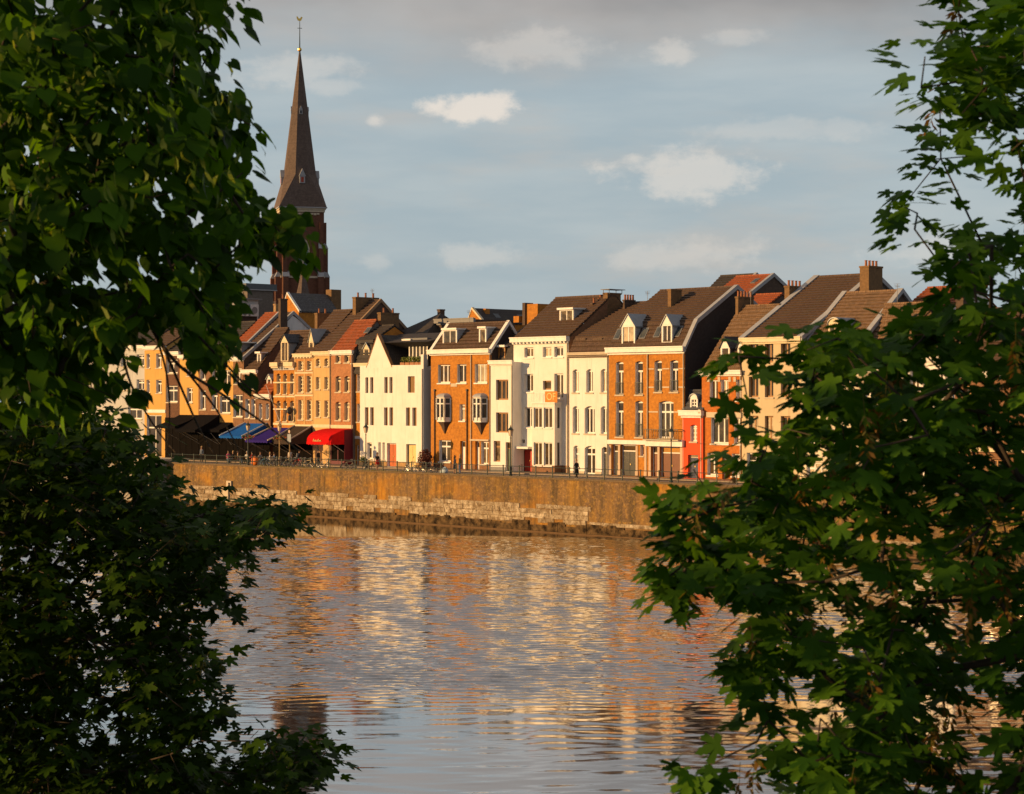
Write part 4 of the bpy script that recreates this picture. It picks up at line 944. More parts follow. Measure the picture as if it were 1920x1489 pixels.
H = House('house', 'broad orange brick chimney wall left of the tall white house', 985, 1008, 570, B_OR, [], off=19, prof=None, depth=2.0, cornice=None, group=BG)
mb = MB(); mb.box(-.25, .15, -.2, 1.0, H.H-2.2, H.H+.15); mb.build('chimney', B_DK, H.root); mb = MB(); mb.box(H.x(968), H.x(978), -.4, .6, H.z(604), H.z(592)); mb.build('chimney', B_OR, H.root)
# hipped roof
t0, t1 = tt(735, 18), tt(800, 18); r = empty('house', wpos(t0, 18, G), ROT, 'back house with a dark pyramid hipped roof', 'house', BG); W = t1-t0; ze = zz(770, 628, 18)-G
mb = MB(); mb.box(0, W, 0, 7, 0, ze); mb.build('wall', B_DK, r); ap = (W-1.6, 3.5, zz(804, 588, 21.5)-G); ap2 = (2.2, 3.5, zz(770, 605, 21.5)-G)
mb = MB(); C = [(-.2, -.2, ze), (W+.2, -.2, ze), (W+.2, 7.2, ze), (-.2, 7.2, ze)]
mb.face([C[0], C[1], ap, ap2]); mb.face([C[1], C[2], ap]); mb.face([C[2], C[3], ap2, ap]); mb.face([C[3], C[0], ap2]); mb.face(C[::-1]); mb.build('roof', T_DARK, r)
# flat roofed modern block and plant house with air conditioners
t0, t1 = tt(418, 30), tt(464, 30); r = empty('office_block', wpos(t0, 30, G), ROT, 'flat roofed grey modern block left of the church tower', 'building', BG); W = t1-t0; ze = zz(464, 542, 30)-G
mb = MB(); mb.box(0, W, 0, 4.2, 0, ze); mb.build('wall', B_GREY, r); mb = MB(); mb.box(-.5, W+.25, -.4, 4.6, ze, ze+.75); mb.build('roof', mat('roof_fascia', (.10, .12, .14), .6), r)
mb = MB(); mb.box(-.55, W+.3, -.45, 4.65, ze-.12, ze); mb.build('soffit_trim', LEAD, r); mb = MB(); mb.box(.2, W-1.0, -.03, .0, ze-2.2, ze-.3); w_ = mb.build('window', GLASS[2], r)
mb = MB()
for k in range(5): q = .2+(W-1.2)*k/4; mb.box(q-.05, q+.05, -.08, -.03, ze-2.2, ze-.3)
mb.build('mullions', WHITE, w_)
t0, t1 = tt(395, 22), tt(443, 22); r = empty('plant_house', wpos(t0, 22, G), ROT, 'pale grey roof plant house carrying air conditioners', 'building', BG); W = t1-t0; ze = zz(443, 561, 22)-G
mb = MB(); mb.box(0, W, 0, 3.4, 0, ze); mb.build('wall', P_GR, r); mb = MB(); mb.box(-.2, W+.5, -.2, 3.7, ze, ze+.16); mb.build('roof', GREYP, r)
mb = MB(); mb.box(W, W+.02, .4, 3.2, ze-3.2, ze-.9); mb.build('dark_panel', DARK, r)  # plain dark panel behind the air conditioners
ACM = mat('ac_casing', (.62, .64, .66), .5)
for k, (y0, y1, fans) in enumerate(((.5, 1.55, 2), (1.85, 3.1, 1))):
    ac = empty('air_conditioner', r.matrix_basis @ Vector((W+.05, y0, ze-2.1)), ROT, ('tall white air conditioner with two fans on the plant house', 'square white air conditioner with one fan on the plant house')[k], 'air conditioner', 'air conditioners')
    mb = MB(); mb.box(0, .45, 0, y1-y0, 0, 1.5); mb.build('casing', ACM, ac)
    mb = MB()
    for q in range(fans):
        zc = .75 if fans == 1 else .4+.7*q; rr = .42 if fans == 1 else .27
        mb.ring((.46, (y1-y0)/2, zc), rr, .03, (1, 0, 0), 16, 4); mb.prism([((y1-y0)/2+rr*.95*math.cos(a*.524), zc+rr*.95*math.sin(a*.524)) for a in range(12)], 0, .45, .465)
    mb.build('fan_grille', GREYP, ac)

# ------------------------------------------------------------------ church tower
def church():
    Y = 300.0; X = (562-960)/F*Y; s = F/Y
    phi = math.radians(14)
    r = empty('church_tower', (X, Y, G), phi, 'dark brick church tower with tall slate spire and weathercock', 'church tower')
    # local -y face is the shaded front, local -x face is the sunlit side
    w = 3.15; zt = CAM_H+(744.5-392)/s-G; zm = CAM_H+(744.5-521)/s-G; z2 = CAM_H+(744.5-468)/s-G
    TB = brickm('tower', (.15, .062, .036), (.115, .05, .032)); SP = mat('spire_slate', (.135, .100, .085), .7, 'brick', (.105, .080, .072), 2.0, spec=.08)
    mb = MB(); mb.box(-w, w, -w, w, 0, zt); mb.build('wall', TB, r)
    mb = MB(); mb.box(-w-.25, w+.25, -w-.25, w+.25, zt-.35, zt); mb.box(-w-.12, w+.12, -w-.12, w+.12, zt-.7, zt-.35); mb.build('cornice', STONE, r)
    for sx in (-1, 1):
        for sy in (-1, 1):
            mb = MB(); cx, cy = sx*w, sy*w
            for (h, e, q) in ((zm, .85, .62), (z2, .6, .5), (zt-2.2, .38, .4)):
                z0 = 0 if h == zm else (zm if h == z2 else z2)
                mb.box(min(cx, cx+sx*e)-(0 if sx > 0 else 0), max(cx, cx+sx*e), cy-sy*.15-sy*q*1.3 if sy > 0 else cy+.15, cy-.15 if sy > 0 else cy+.15+q*1.3, z0, h)
                mb.box(cx-sx*.15-q*1.3 if sx > 0 else cx+.15, cx-.15 if sx > 0 else cx+.15+q*1.3, min(cy, cy+sy*e), max(cy, cy+sy*e), z0, h)
            mb.build('buttress', TB, r)
            for (h, e, q) in ((zm, .9, .7), (z2, .65, .58)):
                mb = MB(); mb.prism([(cx+sx*e, h-.05), (cx+sx*(e-.3), h+.6), (cx, h+.8), (cx, h-.05)], 1, cy+.1 if sy < 0 else cy-.1-q*1.3, cy+.2+q*1.3 if sy < 0 else cy-.1)
                mb.build('buttress_cap', LEAD, r); mb = MB()
                mb.prism([(cy+sy*e, h-.05), (cy+sy*(e-.3), h+.6), (cy, h+.8), (cy, h-.05)], 0, cx+.1 if sx < 0 else cx-.1-q*1.3, cx+.2+q*1.3 if sx < 0 else cx-.1)
                mb.build('buttress_cap', LEAD, r)
    mb = MB(); mb.box(-w-.12, w+.12, -w-.12, w+.12, zm-.2, zm+.1); mb.build('string_course', STONE, r)
    mb = MB(); zc = CAM_H+(744.5-404)/s-G
    for a in (0, 1):
        for k in range(11):
            q = -w+.9+(2*w-1.8)*k/10
            if a == 0: mb.box(q-.2, q+.2, -w-.08, -w, zc-.12-.1*(k % 2), zc+.12)
            else: mb.box(-w-.08, -w, q-.2, q+.2, zc-.12-.1*(k % 2), zc+.12)
    mb.build('corbel_frieze', STONE, r)
    # tall pointed belfry windows
    zb0 = CAM_H+(744.5-519)/s-G; zb1 = CAM_H+(744.5-447)/s-G
    for face in (0, 1):
        o = None; hw = 1.0
        def P(x, y, z): return (x, y, z) if face == 0 else (y, -x, z)
        out = [(-hw, zb0), (hw, zb0), (hw, zb1-1.6), (hw*.6, zb1-.6), (0, zb1), (-hw*.6, zb1-.6), (-hw, zb1-1.6)]
        mb = MB(); i = [(x*.84, zb0+.2+(z-zb0)*.93) for x, z in out]
        for k in range(7):
            a, b, c, d = out[k], out[(k+1) % 7], i[(k+1) % 7], i[k]
            mb.face([P(a[0], -w-.1, a[1]), P(b[0], -w-.1, b[1]), P(c[0], -w-.02, c[1]), P(d[0], -w-.02, d[1])]); mb.face([P(a[0], -w-.1, a[1]), P(a[0], -w, a[1]), P(b[0], -w, b[1]), P(b[0], -w-.1, b[1])])
        mb.box(*( (-.12, .12, -w-.09, -w, zb0, zb1-.5) if face == 0 else (-w-.09, -w, -.12, .12, zb0, zb1-.5)))
        o = mb.build('window', STONE, r)
        g = MB(); g.face([P(x, -w-.012, z) for x, z in i]); g.build('pane', mat('belfry_glass', (.20, .25, .30), .2, 'glass', (.26, .31, .36)), o)
        l = MB()
        for k in range(1, 7):
            z = zb0+(zb1-zb0-1.2)*k/7; l.box(*((-hw*.8, hw*.8, -w-.07, -w-.01, z-.07, z+.07) if face == 0 else (-w-.07, -w-.01, -hw*.8, hw*.8, z-.07, z+.07)))
        l.build('louvre', DARK, o)
    # spire: square skirt turning into an octagon
    zs = zt; zk = CAM_H+(744.5-330)/s-G; za = CAM_H+(744.5-95)/s-G
    ro = 2.5; oc = [(ro*math.cos(math.pi/8+k*math.pi/4), ro*math.sin(math.pi/8+k*math.pi/4), zk) for k in range(8)]
    e = w+.36; sq = [(e, e), (-e, e), (-e, -e), (e, -e)]
    mb = MB()
    # octagon edges facing +x(7,0) +y(1,2) -x(3,4) -y(5,6)
    for (a, b, c0, c1) in ((7, 0, 3, 0), (1, 2, 0, 1), (3, 4, 1, 2), (5, 6, 2, 3)):
        mb.face([(*sq[c0], zs), (*sq[c1], zs), oc[b], oc[a]])
    for (a, b, c) in ((0, 1, 0), (2, 3, 1), (4, 5, 2), (6, 7, 3)): mb.face([(*sq[c], zs), oc[b], oc[a]])
    tip = [(.10*math.cos(math.pi/8+k*math.pi/4), .10*math.sin(math.pi/8+k*math.pi/4), za) for k in range(8)]
    for k in range(8): j = (k+1) % 8; mb.face([oc[k], oc[j], tip[j], tip[k]])
    mb.face([(*q, zs) for q in sq][::-1])
    sp = mb.build('spire', SP, r)
    mb = MB(); mb.box(-e-.06, e+.06, -e-.06, e+.06, zs-.12, zs+.02); mb.build('spire_gutter', LEAD, sp)
    def lucarne(ang, z, sc, m):
        d = ro*math.cos(math.pi/8)*(za-z)/(za-zk) if z > zk else ro*math.cos(math.pi/8)+(zk-z)/(zk-zs)*(e-ro*math.cos(math.pi/8))
        R = Matrix.Rotation(ang, 4, 'Z'); b = MB()
        b.box(-.55*sc, .55*sc, -d-.25*sc, -d+1.2*sc, z, z+1.5*sc); b.prism([(-.7*sc, z+1.45*sc), (.7*sc, z+1.45*sc), (0, z+3.0*sc)], 1, -d-.35*sc, -d+1.3*sc)
        b.box(-.28*sc, .28*sc, -d-.27*sc, -d-.25*sc, z+.2*sc, z+1.25*sc, 1)
        b.v = [tuple(R @ Vector(v)) for v in b.v]; b.build('spire_dormer', [LEAD, m], sp)
    RD = mat('red_shutter', (.38, .06, .03), .6)
    for k in range(4): lucarne(k*math.pi/2, CAM_H+(744.5-347)/s-G, .72, RD)
    for k in range(8):
        if k % 2 == 0: lucarne(k*math.pi/4, CAM_H+(744.5-216)/s-G, .42, DARK)
    gold = mat('gilding', (.75, .50, .12), .3, metal=1.0)
    mb = MB(); zb = za; mb.lathe((0, 0, zb-.15), [(.12, 0), (.30, .22), (.30, .40), (.10, .62)], 10); mb.build('finial_ball', gold, sp)
    mb = MB(); zc = CAM_H+(744.5-40)/s-G; mb.tube((0, 0, zb), (0, 0, zc), .09, .04); zx = CAM_H+(744.5-53)/s-G; mb.tube((-.35, 0, zx), (.35, 0, zx), .04); mb.tube((0, 0, zx-.35), (0, 0, zx+.35), .05); mb.build('cross', IRON, sp)
    mb = MB(); prof = [(-.42, .25), (-.30, .0), (-.05, -.12), (.2, -.05), (.3, .2), (.42, .42), (.30, .45), (.18, .52), (.10, .32), (-.12, .22), (-.28, .50), (-.46, .52)]
    mb.prism([(x*1.05, zc+.15+z*1.05) for x, z in prof], 1, -.05, .05); mb.build('weathercock', gold, sp)
    # slim pinnacle spire standing before the tower
    q = empty('church_turret', ((568-960)/F*290, 290, G), phi, 'small slate turret spire in front of the tower window', 'turret')
    s2 = F/290; mb = MB(); zb = CAM_H+(744.5-551)/s2-G; ztp = CAM_H+(744.5-500)/s2-G; mb.box(-.75, .75, -.75, .75, 0, zb-.4); mb.build('base', TB, q)
    mb = MB(); mb.lathe((0, 0, zb-.5), [(1.25, 0), (.95, .5), (.05, ztp-zb+.5)], 8); mb.build('spire', SP, q)
church()
# ------------------------------------------------------------------ street furniture
def railing():
    t0, t1 = tt(322, .3), tt(1990, .3); r = empty('railing', wpos(t0, .3, G), ROT, 'low dark iron railing along the top of the quay wall', 'railing'); W = t1-t0
    n = int(W/2.15); pm = None
    for k in range(n+1):
        if pm is None:
            mb = MB(); mb.box(-.04, .04, -.04, .04, 0, 1.05); mb.box(-.055, .055, -.055, .055, 1.02, 1.08); o = mb.build('post', IRON, r); pm = o.data
        else: o = bpy.data.objects.new('post', pm); COL.objects.link(o); o.parent = r
        o.location = (W*k/n, 0, .0)
    for z in (.98, .52): mb = MB(); mb.tube((0, 0, z), (W, 0, z), .032, .032, 6); mb.build('rail', IRON, r)
railing()

def lamp(u, off, label, h=4.6, basket=False, mt=IRON):
    r = placed('street_lamp', u, off, label=label, cat='street lamp', group='lantern street lamps')
    mb = MB(); mb.lathe((0, 0, 0), [(.17, 0), (.17, .12), (.12, .2), (.12, .8), (.085, .95), (.06, 1.1), (.05, h-1.1), (.075, h-1.05), (.04, h-.98), (.04, h-.86)], 10); mb.build('post', mt, r)
    mb = MB(); mb.lathe((0, 0, h-.86), [(.13, 0), (.24, .55)], 4); mb.build('lantern_glass', mat('lantern_glass', (.62, .52, .40), .25, 'glass', (.5, .42, .32)), r)
    mb = MB()
    for k in range(4):
        a = math.pi/4+k*math.pi/2+math.pi/4; a = 2*math.pi*(k+.5)/4
        mb.tube((.13*math.cos(a), .13*math.sin(a), h-.86), (.245*math.cos(a), .245*math.sin(a), h-.31), .018, .018, 4)
    mb.lathe((0, 0, h-.32), [(.30, 0), (.27, .05), (.13, .22), (.06, .27), (.05, .36), (.02, .48)], 8); mb.build('lantern_cap', mt, r)
    if basket:
        R = random.Random(3)
        for sx in (-1, 1):
            mb = MB(); mb.tube((0, 0, h-1.5), (sx*.42, 0, h-1.45), .02, .02, 4)
            for k in range(70):
                c = Vector((sx*.42+R.gauss(0, .2), R.gauss(0, .2), h-1.55+R.gauss(0, .16))); d = Vector((R.uniform(-1, 1), R.uniform(-1, 1), R.uniform(-.6, 1))).normalized(); a = d.orthogonal().normalized()*.09; b = d.cross(a)
                mb.face([c-a, c-b*.6, c+a, c+b*.6], 1 if R.random() < .65 else 2)
            mb.build('flower_basket', [IRON, mat('basket_leaf', (.10, .16, .03), .7), mat('red_flower', (.50, .10, .03), .7)], r)['kind'] = 'stuff'
    return r
LT = mat('lamp_post_tan', (.42, .28, .12), .6)
lamp(465, 1.6, 'lantern lamp standing between the black and the blue awning', basket=True)
lamp(524, 1.6, 'lantern lamp with hanging flower baskets before the purple awning', 4.6, True, LT)
lamp(686, 1.6, 'black lantern lamp beside the white gabled house')
lamp(957.5, 1.0, 'black lantern lamp in front of the narrow white house')
lamp(1258.5, 1.0, 'black lantern lamp before the brown garage doors', 4.7)
lamp(1560, 1.0, 'black lantern lamp hidden behind the maple leaves', 4.7)

# signpost
r = placed('sign_post', 543, 1.4, label='grey traffic sign on a tall pole beside the flower lamp', cat='sign')
mb = MB(); mb.tube((0, 0, 0), (0, 0, 3.9), .045, .045, 6); mb.build('pole', LT, r)
mb = MB(); mb.prism([(-.3, 2.6), (.3, 2.6), (.3, 3.45), (-.3, 3.45)], 1, -.07, -.05); mb.build('sign_plate', mat('sign_back', (.26, .30, .36), .5), r)
mb = MB(); mb.prism([(.17*math.cos(a*.5236), 3.72+.17*math.sin(a*.5236)) for a in range(12)], 1, -.07, -.05); mb.build('round_plate', mat('sign_round', (.55, .40, .30), .5), r)

# awnings: fixed to the fronts, sloping down to the street
def cloth(n, c): return mat('awning_'+n, c, .9, 'plain', spec=.04)
def awning(label, ua, ub, vt, proj, vfront, m, valance=.25, side=True, edge=None, curve=0.0, name='awning', off=FO):
    t0, t1 = tt(ua, off), tt(ub, off); W = t1-t0; r = empty(name, wpos(t0, off-.02, G), ROT, label, 'awning', 'awnings over the terrace')
    um = (ua+ub)/2; z1 = zz(um, vt, off)-G; pf = hit(um, off)-EY*proj; z0 = CAM_H-(vfront-744.5)/F*pf.y-G
    n = 10 if curve else 4; P = []
    for k in range(n+1):
        s = k/n
        if curve: a = s*math.pi/2; y = -proj*math.sin(a)**1.1; z = z0+(z1-z0)*math.cos(a)**.8
        else: y = -proj*s; z = z1+(z0-z1)*s-.10*math.sin(math.pi*s)
        P.append((y, z))
    mb = MB()
    for (p, q) in zip(P, P[1:]): mb.face([(0, *p), (0, *q), (W, *q), (W, *p)][::-1]); mb.face([(0, p[0], p[1]-.03), (0, q[0], q[1]-.03), (W, q[0], q[1]-.03), (W, p[0], p[1]-.03)])
    mb.build('canopy', m, r)
    mb = MB(); y, z = P[-1]
    n2 = 16
    for k in range(n2): mb.box(W*k/n2, W*(k+1)/n2, y-.03, y, z-valance-(.05 if k % 2 else 0), z+.01)
    mb.build('valance', m, r)
    if side:
        for x in (0.02, W-.03): mb = MB(); mb.prism([P[0]]+P[1:]+[(P[-1][0], P[-1][1]-valance)]+([(0, P[-1][1]-valance)]), 0, x, x+.02); mb.build('side_panel', m, r)
    if edge:
        mb = MB()
        for x in (0.0, W): mb.tube((x, P[0][0], P[0][1]+.05), (x, P[-1][0], P[-1][1]+.05), .09, .09, 4)
        mb.build('edge_trim', edge, r)
    mb = MB()
    for x in (.12, W-.12): mb.tube((x, P[-1][0]+.1, P[-1][1]-.1), (x, -.05, max(.9, P[-1][1]-1.7)), .035, .035, 5)
    mb.build('support_arm', STONE, r)
    return r, W, P
BLK = cloth('black', (.009, .0085, .010)); NAV = cloth('navy', (.012, .016, .05))
awning('wide black awning furthest along the terrace', 337, 374, 778, 3.4, 799, BLK)
awning('second black awning, lower and nearer the ochre house', 374, 412, 778, 3.4, 806, BLK)
awning('small black awning left of the blue one', 413, 436, 792, 1.8, 806, BLK)
awning('bright blue awning with pale edges', 459, 501, 794, 3.5, 818, cloth('blue', (.015, .11, .42)), .2, True, mat('pale_blue_edge', (.45, .52, .60), .6))
awning('purple blue awning behind the flower lamp', 509, 551, 802, 3.6, 826, cloth('purple', (.035, .022, .19)), .2, True, STONE)
awning('charcoal awning next to the red one', 552.5, 585.5, 799, 3.0, 824, cloth('charcoal', (.06, .045, .038)), .5, True, mat('grey_edge', (.3, .28, .27), .6))
r, W, P = awning('round topped red awning with gold script lettering', 615, 661, 804, 2.9, 829, cloth('red', (.60, .012, .012)), .25, True, None, 1)
text('La Petite', .36, r, (W*.42, P[-2][0]-.14, P[-2][1]-.18), (math.radians(78), 0, 0), mat('gold_script', (.80, .55, .20), .5)) if False else None
mb = MB(); R = random.Random(5); y, z = P[-1]; xq = W*.28
for k in range(7):
    h = (.30, .16, .2, .12, .28, .16, .18)[k]; mb.tube((xq, y-.06, z+.05), (xq+.10, y-.05, z+.05+h), .03, .02, 4); mb.tube((xq+.10, y-.05, z+.05+h), (xq+.2, y-.06, z+.05), .03, .02, 4); xq += .2
mb.build('script_mark', mat('gold_script', (.80, .55, .20), .5), r)
mb = MB(); mb.box(W-.03, W+.02, -1.1, 0, 0, P[0][1]-.1); mb.build('side_screen', mat('awning_maroon', (.13, .01, .02), .8), r)
# dark timber shop front under the red awning
# ------------------------------------------------------------------ bicycles
TYRE = mat('tyre', (.06, .055, .05), .8); CHROME = mat('chrome', (.6, .58, .55), .3, metal=.9); SADD = mat('saddle_leather', (.05, .03, .02), .6)
BIKES = [mat('bike_black', (.02, .02, .022), .4), mat('bike_silver', (.6, .52, .42), .5), mat('bike_blue', (.05, .22, .35), .4), mat('bike_red', (.40, .04, .03), .4), mat('bike_cream', (.60, .48, .30), .45)]
def make_bike():
    r = empty('bicycle', (0, 0, 0)); 
    for x in (-.52, .52):
        mb = MB(); mb.ring((x, 0, .34), .32, .028, (0, 1, 0), 20, 5); w = mb.build('wheel', TYRE, r)
        mb = MB(); mb.ring((x, 0, .34), .28, .015, (0, 1, 0), 20, 4)
        for k in range(8): a = k*math.pi/4; mb.tube((x, 0, .34), (x+.28*math.cos(a), 0, .34+.28*math.sin(a)), .006, .006, 3)
        mb.tube((x, -.05, .34), (x, .05, .34), .03, .03, 6); mb.build('rim', CHROME, w)
    mb = MB(); bb = (-.06, 0, .30); st = (-.22, 0, .78); hd = (.36, 0, .82); hd2 = (.40, 0, .66)
    for a, b in ((bb, st), (st, hd), (bb, hd2), (hd, hd2), (bb, (-.52, 0, .34)), (st, (-.52, 0, .34)), (hd2, (.52, 0, .34))): mb.tube(a, b, .032, .032, 6)
    mb.build('frame', BIKES[0], r)
    mb = MB(); mb.tube(hd, (.34, 0, 1.02), .018); mb.path([(.22, -.28, 1.0), (.36, -.22, 1.06), (.36, .22, 1.06), (.22, .28, 1.0)], .017); mb.build('handlebar', CHROME, r)
    mb = MB(); mb.tube(st, (-.25, 0, .94), .016); mb.prism([(-.42, -.09), (-.42, .09), (-.25, .07), (-.1, .02), (-.1, -.02), (-.25, -.07)], 2, .94, 1.0); mb.build('saddle', SADD, r)
    mb = MB(); mb.ring((-.06, .04, .30), .09, .012, (0, 1, 0), 12, 4); mb.tube((-.06, -.1, .30), (-.06, .1, .30), .015); mb.box(-.2, -.1, -.17, -.1, .14, .17); mb.box(-.02, .08, .1, .17, .43, .46); mb.build('crank', CHROME, r)
    mb = MB(); mb.box(-.78, -.36, -.07, .07, .70, .72); mb.tube((-.7, -.06, .7), (-.54, -.04, .36), .01, .01, 4); mb.tube((-.7, .06, .7), (-.54, .04, .36), .01, .01, 4); mb.build('luggage_rack', IRON, r)
    return r
proto = make_bike(); used = False
bk = [(497, .75, 35, 2, 'with blue frame right of the orange cargo bag'), (505, .8, 70, 1, 'silver, leaning by the rail below the purple awning'), (513, .75, 60, 4, 'cream, left of the flower lamp'), (521, .8, 75, 1, 'silver, at the foot of the flower lamp'),
      (531, .75, 65, 0, 'black, right of the flower lamp'), (540, .8, 55, 4, 'cream, at the foot of the sign post'), (549, .75, 75, 1, 'silver, right of the sign post'), (558, .85, 60, 3, 'red, under the charcoal awning'), (566, .75, 80, 1, 'silver, below the walker with the backpack'),
      (577, .75, 20, 4, 'cream, left of the red awning by the rail'), (590, .9, 8, 0, 'black, along the rail left of the red awning'), (607, .8, 10, 1, 'silver, along the rail below the red awning'), (654, .8, 70, 4, 'cream, alone below the right end of the red awning'), (693, 1.0, 25, 0, 'black, leaning near the lamp by the white gabled house'),
      (770, .9, 5, 1, 'silver, by the pale yellow door'), (789, .9, 0, 0, 'black, in front of the dark red shrub'), (803, .9, 12, 0, 'black, right of the one before the shrub'), (824, 1.0, 70, 0, 'black, beside the blue and white sack')]
for i, (u, off, a, c, lab) in enumerate(bk):
    o = proto if i == 0 else copy_tree(proto)
    p = hit(u, off); o.location = (p.x, p.y, G); o.rotation_euler = (math.radians(rnd.uniform(-6, 6)), 0, ROT+math.radians(a+rnd.uniform(-6, 6)))
    tag(o, 'bicycle, '+lab, 'bicycle', 'bicycles parked along the railing')
    for ch in o.children:
        if ch.name.startswith('frame'): ch.material_slots[0].link = 'OBJECT'; ch.material_slots[0].material = BIKES[c]
r = placed('cargo_bag', 477.5, .8, label='bright orange cargo bag slung by the railing', cat='bag')
mb = MB(); mb.lathe((0, 0, .05), [(.30, 0), (.48, .2), (.50, .55), (.38, .85), (.12, .98)], 9); mb.v = [(x, y*.55, z) for x, y, z in mb.v]; mb.build('bag', mat('orange_nylon', (.70, .17, .02), .6), r, True); mb = MB(); mb.path([(-.3, 0, .85), (-.1, -.05, 1.15), (.2, -.05, 1.15), (.35, 0, .85)], .03); mb.build('strap', DARK, r)
r = placed('sack', 832, 1.0, label='blue and white sack lying on the pavement by the brick house', cat='sack')
mb = MB(); mb.lathe((0, 0, 0), [(.38, 0), (.46, .18), (.36, .42), (.15, .58), (.05, .66)], 9); mb.v = [(x*1.15+z*.3, y*.7, z) for x, y, z in mb.v]; mb.build('body', mat('sack_cloth', (.42, .52, .62), .7), r, True); mb = MB(); mb.ring((.17, 0, .56), .13, .035, (.3, 0, 1), 10, 4); mb.build('tie', mat('sack_tie', (.1, .25, .45), .7), r)

# ------------------------------------------------------------------ people
def skin_mesh(verts, edges, radii, root=0):
    me = bpy.data.meshes.new('tmp'); me.from_pydata(verts, edges, []); o = bpy.data.objects.new('tmp', me); COL.objects.link(o)
    md = o.modifiers.new('s', 'SKIN'); md.use_smooth_shade = True
    for i, r in enumerate(radii): me.skin_vertices[0].data[i].radius = (r[0], r[1]) if isinstance(r, tuple) else (r, r)
    me.skin_vertices[0].data[root].use_root = True
    sb = o.modifiers.new('d', 'SUBSURF'); sb.levels = 1; sb.render_levels = 1
    dg = bpy.context.evaluated_depsgraph_get(); out = bpy.data.meshes.new_from_object(o.evaluated_get(dg)); bpy.data.objects.remove(o); bpy.data.meshes.remove(me)
    return out
SKIN = mat('skin', (.45, .26, .17), .6)
def person(u, off, rz, label, top, bottom, hair, pose='stand', sc=1.0, skirt=None, sleeves=True, shoes=None, bag=None, z=0.0, group='people on the quay'):
    r = placed('person', u, off, G+z, ROT+math.radians(rz), label, 'person', group); r.scale = (sc, sc, sc)
    V = []; E = []; R = []
    def add(p, rad, par=None):
        V.append(p); R.append(rad); i = len(V)-1
        if par is not None: E.append((par, i))
        return i
    sit = pose == 'sit'; hz = .48 if sit else .93
    pel = add((0, 0, hz), (.155, .12)); wa = add((0, 0, hz+.2), (.135, .105), pel); ch = add((0, -.01, hz+.40), (.17, .12), wa); nk = add((0, 0, hz+.56), (.06, .06), ch)
    hd0 = add((0, -.015, hz+.66), (.075, .085), nk); hd1 = add((0, -.02, hz+.77), (.082, .10), hd0); add((0, -.01, hz+.84), (.05, .06), hd1)
    st = {'walk': .22, 'stand': .03, 'sit': 0}[pose]
    for s in (-1, 1):
        sh = add((s*.17, 0, hz+.47), .062, ch)
        if pose == 'sit': el = add((s*.22, -.06, hz+.24), .05, sh); hn = add((s*.14, -.30, hz+.22), .04, el); add((s*.12, -.38, hz+.24), .03, hn)
        elif pose == 'phone' : pass
        else: el = add((s*.23, .04-s*st*.3, hz+.22), .048, sh); hn = add((s*.23, -.04-s*st*.6, hz+.0), .036, el); add((s*.22, -.06-s*st*.6, hz-.09), .030, hn)
        hp = add((s*.09, 0, hz-.06), .09, pel)
        if sit: kn = add((s*.11, -.42, hz-.02), .07, hp); an = add((s*.11, -.45, .09), .045, kn); add((s*.11, -.60, .04), .04, an)
        else: kn = add((s*.10, -.04+s*st*.5, .48), .065, hp); an = add((s*.10, s*st*1.0+.02, .09), .045, kn); add((s*.11, s*st*1.0-.12, .04), .042, an)
    me = skin_mesh(V, E, R, 0); me.materials.clear()
    for m in (SKIN, top, bottom, shoes or DARK): me.materials.append(m)
    for p in me.polygons:
        c = p.center; zl = c.z
        if zl > hz+.53: k = 0
        elif zl > hz+.02 and (abs(c.x) < .2 or sleeves): k = 1
        elif zl > hz+.02: k = 0
        elif abs(c.x) > .185 and zl > hz-.2: k = 0
        elif zl < .10: k = 3
        else: k = 2
        if sit and zl > hz-.1 and c.y < -.12 and zl < hz+.12: k = 2
        if sit and zl > hz+.12 and c.y < -.25: k = 0
        p.material_index = k; p.use_smooth = True
    o = bpy.data.objects.new('body', me); COL.objects.link(o); o.parent = r
    mb = MB(); hc = Vector((0, 0, hz+.79)); n = 10
    mb.lathe((0, .015, hz+.70), [(.085, 0.0), (.105, .06), (.10, .13), (.07, .19), (.02, .215)], 10)
    mb.v = [(x, y if y > -.055 or z > hz+.83 else -.055, z) for x, y, z in mb.v]
    if hair[1]: mb.lathe((0, .06, hz+.44), [(.06, 0), (.085, .1), (.09, .3)], 8)
    mb.build('hair', hair[0], o, True)
    f = MB()
    for s in (-1, 1): f.box(s*.035-.012, s*.035+.012, -.122, -.11, hz+.765, hz+.78)
    f.box(-.012, .012, -.14, -.115, hz+.725, hz+.76); f.box(-.03, .03, -.118, -.108, hz+.69, hz+.70); f.build('face', mat('face_dark', (.16, .07, .05), .7), o)
    if skirt:
        mb = MB(); mb.lathe((0, 0, skirt[1]), [(skirt[2], 0), (.17, hz+.05-skirt[1]), (.14, hz+.16-skirt[1])], 12); mb.v = [(x, y*.8, z) for x, y, z in mb.v]; mb.build('skirt', skirt[0], o, True)
    if bag: mb = MB(); mb.box(-.16, .16, .1, .27, hz+.08, hz+.50); mb.box(-.13, .13, .27, .31, hz+.12, hz+.32); mb.build('backpack', bag, o)
    return r
def dye(n, c): return mat('cloth_'+n, c, .85)
HB = mat('hair_brown', (.06, .03, .015), .6); HK = mat('hair_black', (.015, .012, .01), .6); HF = mat('hair_fair', (.42, .28, .12), .6); HG = mat('hair_grey', (.35, .32, .28), .6)
